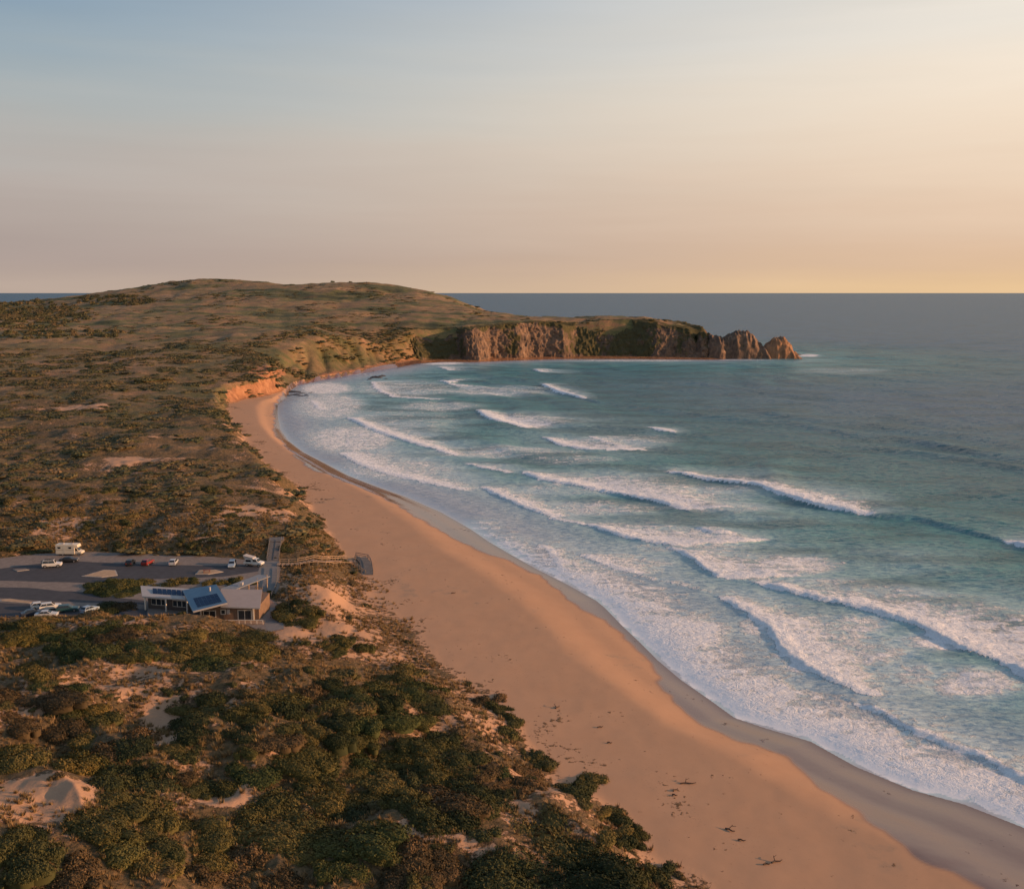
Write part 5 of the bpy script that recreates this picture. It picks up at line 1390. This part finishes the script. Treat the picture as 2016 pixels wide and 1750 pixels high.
for P_, r_, colr, place, mi in cand:
    if P_[2] < 2.2 or P_[1] > 330: continue
    if per.get(mi, 0) >= (18 if MASSES[mi][2] >= 50 else 4 if MASSES[mi][2] < 30 else 7): continue
    ok = True
    for (Q_, rq, *_r) in placed:
        if (P_[0] - Q_[0]) ** 2 + (P_[1] - Q_[1]) ** 2 < (0.50 * (r_ + rq)) ** 2: ok = False; break
    inflat = poly_sd(np.array([[P_[0], P_[1]]]), FLAT)[0] > -0.3
    if inflat and 'lane' not in place and 'garden' not in place and 'hatchback' not in place and 'fence' not in place: continue
    if -84 < P_[0] < -51 and 202 < P_[1] < 222 and 'garden' not in place: continue
    if ok: placed.append((P_, r_, colr, place, mi)); per[mi] = per.get(mi, 0) + 1
placed.sort(key=lambda s: -s[1] / s[0][1] - (1 if any(w_ in s[3] for w_ in ('garden', 'hatchback', 'ramp', 'alone', 'foredune edge', 'fence')) else 0))
placed = placed[:290]
groups = {}
for s in placed: groups.setdefault(s[4], []).append(s)
def size_word(r): return 'small' if r < 1.5 else 'medium' if r < 2.6 else 'large' if r < 3.9 else 'very large'
SHRUB_PTS = []
for mi, lst in groups.items():
    lst.sort(key=lambda s: -s[1])
    for i, (P_, r_, colr, place, _m) in enumerate(lst):
        ci = int(np.argmin([abs(math.log(r_ / c)) for c in CLASS_R]))
        me = PROTO[ci][int(rs_.integers(4))]
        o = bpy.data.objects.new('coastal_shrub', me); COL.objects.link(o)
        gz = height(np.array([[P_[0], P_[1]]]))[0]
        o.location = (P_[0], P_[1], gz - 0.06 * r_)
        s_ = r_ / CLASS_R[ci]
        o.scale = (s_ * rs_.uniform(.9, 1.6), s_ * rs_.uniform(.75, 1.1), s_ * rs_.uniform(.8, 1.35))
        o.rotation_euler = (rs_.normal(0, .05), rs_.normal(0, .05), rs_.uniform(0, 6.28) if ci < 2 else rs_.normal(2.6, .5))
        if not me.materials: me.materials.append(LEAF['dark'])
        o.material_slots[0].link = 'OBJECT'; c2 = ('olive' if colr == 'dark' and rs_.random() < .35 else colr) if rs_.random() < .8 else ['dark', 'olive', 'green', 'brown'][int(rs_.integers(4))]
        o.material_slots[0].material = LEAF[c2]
        if i == 0: lab = 'biggest %s shrub %s' % (COLOR_WORD[c2], place)
        elif i < 5 and len(lst) > i + 1: lab = '%s biggest shrub %s, %s' % (['', 'second', 'third', 'fourth', 'fifth'][i], place, COLOR_WORD[c2])
        else:
            xs_ = [q[0][0] for q in lst]; ys_ = [q[0][1] for q in lst]
            if P_[0] == min(xs_): lab = '%s %s shrub, leftmost %s' % (size_word(r_), COLOR_WORD[c2], place)
            elif P_[0] == max(xs_): lab = '%s %s shrub, rightmost %s' % (size_word(r_), COLOR_WORD[c2], place)
            elif P_[1] == min(ys_): lab = '%s %s shrub, lowest down %s' % (size_word(r_), COLOR_WORD[c2], place)
            elif P_[1] == max(ys_): lab = '%s %s shrub, furthest back %s' % (size_word(r_), COLOR_WORD[c2], place)
            else: lab = '%s %s shrub %s' % (size_word(r_), COLOR_WORD[c2], place)
        tag(o, ' '.join(lab.split()[:16]), 'shrub', 'shrubs of the near dunes')
        SHRUB_PTS.append((P_[0], P_[1], r_))
SHRUB_PTS = np.array(SHRUB_PTS)

# ---- mass planting with instances: low scrub, dry tussocks, far heath, far trees
def scatter(name, P, R, S, I, protos, label, cat):
    me = bpy.data.meshes.new(name); n = len(P)
    me.vertices.add(n); me.vertices.foreach_set('co', np.asarray(P, np.float32).ravel())
    for an, tp, dat, key in (('rot', 'FLOAT_VECTOR', R, 'vector'), ('scl', 'FLOAT_VECTOR', S, 'vector')):
        a = me.attributes.new(an, tp, 'POINT'); a.data.foreach_set(key, np.asarray(dat, np.float32).ravel())
    a = me.attributes.new('idx', 'INT', 'POINT'); a.data.foreach_set('value', np.asarray(I, np.int32))
    o = bpy.data.objects.new(name, me); COL.objects.link(o)
    pc = bpy.data.collections.new(name + '_kinds')
    for i, pm_ in enumerate(protos):
        q = bpy.data.objects.new('%s_kind_%02d' % (name, i), pm_); pc.objects.link(q)
    ng = bpy.data.node_groups.new(name, 'GeometryNodeTree')
    ng.interface.new_socket('Geometry', in_out='INPUT', socket_type='NodeSocketGeometry'); ng.interface.new_socket('Geometry', in_out='OUTPUT', socket_type='NodeSocketGeometry')
    gi = ng.nodes.new('NodeGroupInput'); go = ng.nodes.new('NodeGroupOutput')
    iop = ng.nodes.new('GeometryNodeInstanceOnPoints'); ci = ng.nodes.new('GeometryNodeCollectionInfo')
    ci.inputs['Collection'].default_value = pc; ci.inputs['Separate Children'].default_value = True; ci.inputs['Reset Children'].default_value = True
    def na(an, dt):
        q = ng.nodes.new('GeometryNodeInputNamedAttribute'); q.data_type = dt; q.inputs['Name'].default_value = an
        return q.outputs['Attribute']
    e2r = ng.nodes.new('FunctionNodeEulerToRotation')
    lk = ng.links.new
    m2p = ng.nodes.new('GeometryNodeMeshToPoints')
    lk(gi.outputs[0], m2p.inputs['Mesh']); lk(m2p.outputs[0], iop.inputs['Points']); lk(ci.outputs[0], iop.inputs['Instance'])
    iop.inputs['Pick Instance'].default_value = True
    lk(na('idx', 'INT'), iop.inputs['Instance Index']); lk(na('rot', 'FLOAT_VECTOR'), e2r.inputs[0]); lk(e2r.outputs[0], iop.inputs['Rotation']); lk(na('scl', 'FLOAT_VECTOR'), iop.inputs['Scale'])
    lk(iop.outputs[0], go.inputs[0])
    md = o.modifiers.new('scatter', 'NODES'); md.node_group = ng
    return tag(o, label, cat, kind='stuff')

low = [mound_mesh('low_%d' % k, 0.8, .75, .12, 1.3, 300 + k, LEAF_MIX, spiky=.6) for k in range(3)] + [mound_mesh('lowb_%d' % k, 1.6, .55, .16, 1.2, 310 + k, LEAF_MIX) for k in range(3)]
def tuft_mesh(name, seed, nb=26, h=.6):
    rg = np.random.default_rng(seed); V, Fq, sh = [], [], []
    for k in range(nb):
        a = rg.uniform(0, 6.28); r = rg.uniform(0, .22); t = rg.uniform(.15, .75); hh = h * rg.uniform(.55, 1.1)
        b0 = np.array([math.cos(a) * r, math.sin(a) * r, -.05]); tip = b0 + np.array([math.cos(a) * t * hh, math.sin(a) * t * hh, hh])
        sd2 = np.array([-math.sin(a), math.cos(a), 0]) * .045
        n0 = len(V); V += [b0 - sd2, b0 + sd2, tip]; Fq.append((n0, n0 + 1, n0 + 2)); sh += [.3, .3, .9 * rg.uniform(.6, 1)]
    return mesh_np(name, np.array(V), np.array(Fq), STRAW, False, dict(shade=np.array(sh)), link=False)
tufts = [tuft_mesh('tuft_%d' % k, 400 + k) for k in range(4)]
LEAF_HILL = make_leaf_mat('leaf_hill', [(0.068, 0.074, 0.036), (0.105, 0.102, 0.045), (0.14, 0.112, 0.052), (0.18, 0.120, 0.065)], True)  # pale leaf albedo imitates haze-lifted shadows on the far hill
hillp = [mound_mesh('hill_%d' % k, 2.0, .5, .55, 1.0, 330 + k, LEAF_HILL) for k in range(4)]
farp = [mound_mesh('far_%d' % k, 2.0, .5, .55, 1.0, 320 + k, LEAF_FAR) for k in range(4)]

def sample(n, u0, u1, y0, y1, seed):
    rg = np.random.default_rng(seed)
    y = np.sqrt(rg.uniform(y0 ** 2, y1 ** 2, n)); x = rg.uniform(u0, u1, n) * y
    return np.stack([x, y], -1), rg

def keep_land(P, mind=0.5):
    z, d, dt, w, L_ = height(P, True)
    fl = poly_sd(P, FLAT)
    ok = (dt > mind) & (fl < -0.8) & ~((P[:, 0] > -84) & (P[:, 0] < -51) & (P[:, 1] > 203) & (P[:, 1] < 222))
    return ok, z, dt

# low scrub on the near dunes
P, rg = sample(10500, -0.75, 0.30, 55, 330, 501)
ok, z, dt = keep_land(P, 1.0)
px_, py_ = to_px(P[:, 0], P[:, 1], z)
dn = fbm(P[:, 0] / 15, P[:, 1] / 15, 3, 91) * .8 + .32 - .30 * smooth(-dt, -9, -1) + .25 * smooth(P[:, 1], 215, 270)
for cx_, cy_, rx_, ry_, a_ in BARE: dn -= a_ * 0.8 * smooth(-np.hypot((px_ - cx_) / rx_, (py_ - cy_) / ry_), -1.1, -0.4)
dn -= .6 * smooth(-np.hypot((px_ - 740) / 150, (py_ - 1225) / 110), -1.0, -0.3)
ok &= rg.uniform(0, 1, len(P)) < np.clip(dn, 0, .85)
P, z = P[ok], z[ok]; n = len(P)
R_ = np.stack([rg.normal(0, .1, n), rg.normal(0, .1, n), rg.uniform(0, 6.28, n)], -1)
s_ = np.clip(rg.lognormal(-.35, .42, n), .3, 1.7)
scatter('low_scrub', np.stack([P[:, 0], P[:, 1], z - .08], -1), R_, np.stack([s_ * rg.uniform(.9, 1.4, n), s_, s_ * rg.uniform(.7, 1.1, n)], -1), rg.integers(0, 6, n), low, 'low mixed scrub scattered over the near dunes', 'scrub')

# dry grass tussocks
P, rg = sample(75000, -0.72, 0.34, 60, 300, 502)
ok, z, dt = keep_land(P, 0.3)
gr = fbm(P[:, 0] / 11, P[:, 1] / 11, 3, 93) * .6 + .42 - .35 * smooth(-dt, -6, 0)
px_, py_ = to_px(P[:, 0], P[:, 1], z)
for cx_, cy_, rx_, ry_, a_ in BARE: gr -= a_ * 0.45 * smooth(-np.hypot((px_ - cx_) / rx_, (py_ - cy_) / ry_), -1.0, -0.4)
ok &= rg.uniform(0, 1, len(P)) < np.clip(gr, 0.01, .9)
P, z = P[ok], z[ok]; n = len(P)
s_ = rg.uniform(.5, 1.35, n)
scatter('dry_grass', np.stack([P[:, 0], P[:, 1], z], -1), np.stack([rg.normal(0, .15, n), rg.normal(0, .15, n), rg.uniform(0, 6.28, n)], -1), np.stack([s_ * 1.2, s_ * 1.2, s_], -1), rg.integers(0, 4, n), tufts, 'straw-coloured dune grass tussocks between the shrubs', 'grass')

# mid-distance heath beyond the car park
P, rg = sample(26000, -0.62, -0.12, 262, 900, 503)
ok, z, dt = keep_land(P, 1.5)
px_, py_ = to_px(P[:, 0], P[:, 1], z)
dn = fbm(P[:, 0] / 30, P[:, 1] / 46, 4, 95) * 1.3 + .22
for cx_, cy_, rx_, ry_, a_ in BARE: dn -= a_ * 0.8 * smooth(-np.hypot((px_ - cx_) / rx_, (py_ - cy_) / ry_), -1.1, -0.4)
for cx_, cy_, rx_, ry_ in [(60, 905, 130, 38), (170, 930, 110, 26), (120, 760, 130, 16), (290, 1055, 90, 22), (60, 1070, 110, 16), (470, 1060, 60, 22), (250, 860, 60, 14), (560, 980, 36, 24), (500, 745, 60, 10)]:
    dn += .6 * smooth(-np.hypot((px_ - cx_) / rx_, (py_ - cy_) / ry_), -1.05, -0.5)
ok &= rg.uniform(0, 1, len(P)) < np.clip(dn, .02, .9)
P, z = P[ok], z[ok]; n = len(P)
s_ = np.clip(rg.lognormal(-.25, .45, n), .35, 2.0) * (.8 + .4 * smooth(P[:, 1], 300, 800))
scatter('heath', np.stack([P[:, 0], P[:, 1], z - .1], -1), np.stack([rg.normal(0, .06, n), rg.normal(0, .06, n), rg.uniform(0, 6.28, n)], -1), np.stack([s_ * rg.uniform(1.1, 2.0, n), s_ * 1.15, s_ * rg.uniform(.4, .7, n)], -1), rg.integers(0, 4, n), farp, 'patchy coastal heath on the flats beyond the car park', 'heath')

# far heath on the hill and the cape
P, rg = sample(22000, -0.66, 0.16, 880, 1900, 504)
P = np.concatenate([P, np.stack([rg.uniform(-320, -95, 5000), rg.uniform(840, 1180, 5000)], -1)])
ok, z, dt = keep_land(P, 4)
px_, py_ = to_px(P[:, 0], P[:, 1], z)
dn = fbm(P[:, 0] / 60, P[:, 1] / 110, 4, 97) * 1.1 + .12 + .30 * smooth(-np.hypot((px_ - 740) / 150, (py_ - 690) / 40), -1.05, -.6)
ok &= rg.uniform(0, 1, len(P)) < np.clip(dn, .01, .8)
P, z = P[ok], z[ok]; n = len(P)
s_ = np.clip(rg.lognormal(0.1, .4, n), .5, 2.4)
scatter('hill_heath', np.stack([P[:, 0], P[:, 1], z - .3], -1), np.stack([0 * s_, 0 * s_, rg.uniform(0, 6.28, n)], -1), np.stack([s_ * rg.uniform(1.2, 2.2, n), s_ * 1.2, s_ * .5], -1), rg.integers(0, 4, n), hillp, 'low heath covering the far hill and the cape', 'heath')

# wood on the far left
treep = [mound_mesh('wood_%d' % k, 3.2, 1.25, .8, 1.0, 340 + k, LEAF_FAR, lean=0) for k in range(4)]
P, rg = sample(9000, -0.66, -0.33, 980, 1950, 505)
ok, z, dt = keep_land(P, 4)
px_, py_ = to_px(P[:, 0], P[:, 1], z)
wood = np.maximum.reduce([smooth(1 - np.hypot((px_ - a_) / b_, (py_ - c_) / d_), 0, .35) for a_, b_, c_, d_ in [(20, 190, 622, 34), (-150, 260, 630, 40), (110, 130, 660, 12), (210, 60, 659, 9), (230, 90, 592, 12)]])
ok &= rg.uniform(0, 1, len(P)) < wood * (.75 + .3 * fbm(P[:, 0] / 50, P[:, 1] / 50, 3, 98))
P, z = P[ok], z[ok]; n = len(P)
s_ = rg.uniform(.6, 1.35, n)
scatter('far_wood', np.stack([P[:, 0], P[:, 1], z - .3], -1), np.stack([0 * s_, 0 * s_, rg.uniform(0, 6.28, n)], -1), np.stack([s_ * 1.15, s_ * 1.15, s_ * rg.uniform(.8, 1.1, n)], -1), rg.integers(0, 4, n), treep, 'dark wood of low trees on the far left below the hill', 'wood')
# the bushes that stand out on the skyline
TRUNK = plain('bark', (0.06, 0.045, 0.035), 0.9)
crown = mound_mesh('crown', 3.2, 1.1, .6, 1.2, 355, LEAF_FAR, lean=0)
for i, (a_, Yt, s_, lab) in enumerate([(285, 1752, 1.0, 'lone round tree on the skyline of the far hill, left of the summit'), (655, 1660, .8, 'low tree on the second hump of the skyline'), (690, 1652, .7, 'low tree on the skyline just right of the second hump'), (172, 1850, 1.3, 'tree at the left foot of the hill skyline by the sea horizon')]):
    x = (a_ - CX) / F * Yt * 1.0; x = at_y(a_, 565, Yt)[0]
    gz = height(np.array([[x, Yt]]))[0]
    e = empty('skyline_tree', (x, Yt, gz))
    MB().tube((0, 0, -.5), (0, 0, 2.2 * s_), .3, .18, 8).build('trunk', TRUNK, e)
    c = bpy.data.objects.new('crown', crown); COL.objects.link(c); c.parent = e; c.location = (0, 0, 1.2 * s_); c.scale = (s_ * 1.2, s_ * 1.2, s_)
    tag(e, lab, 'tree')
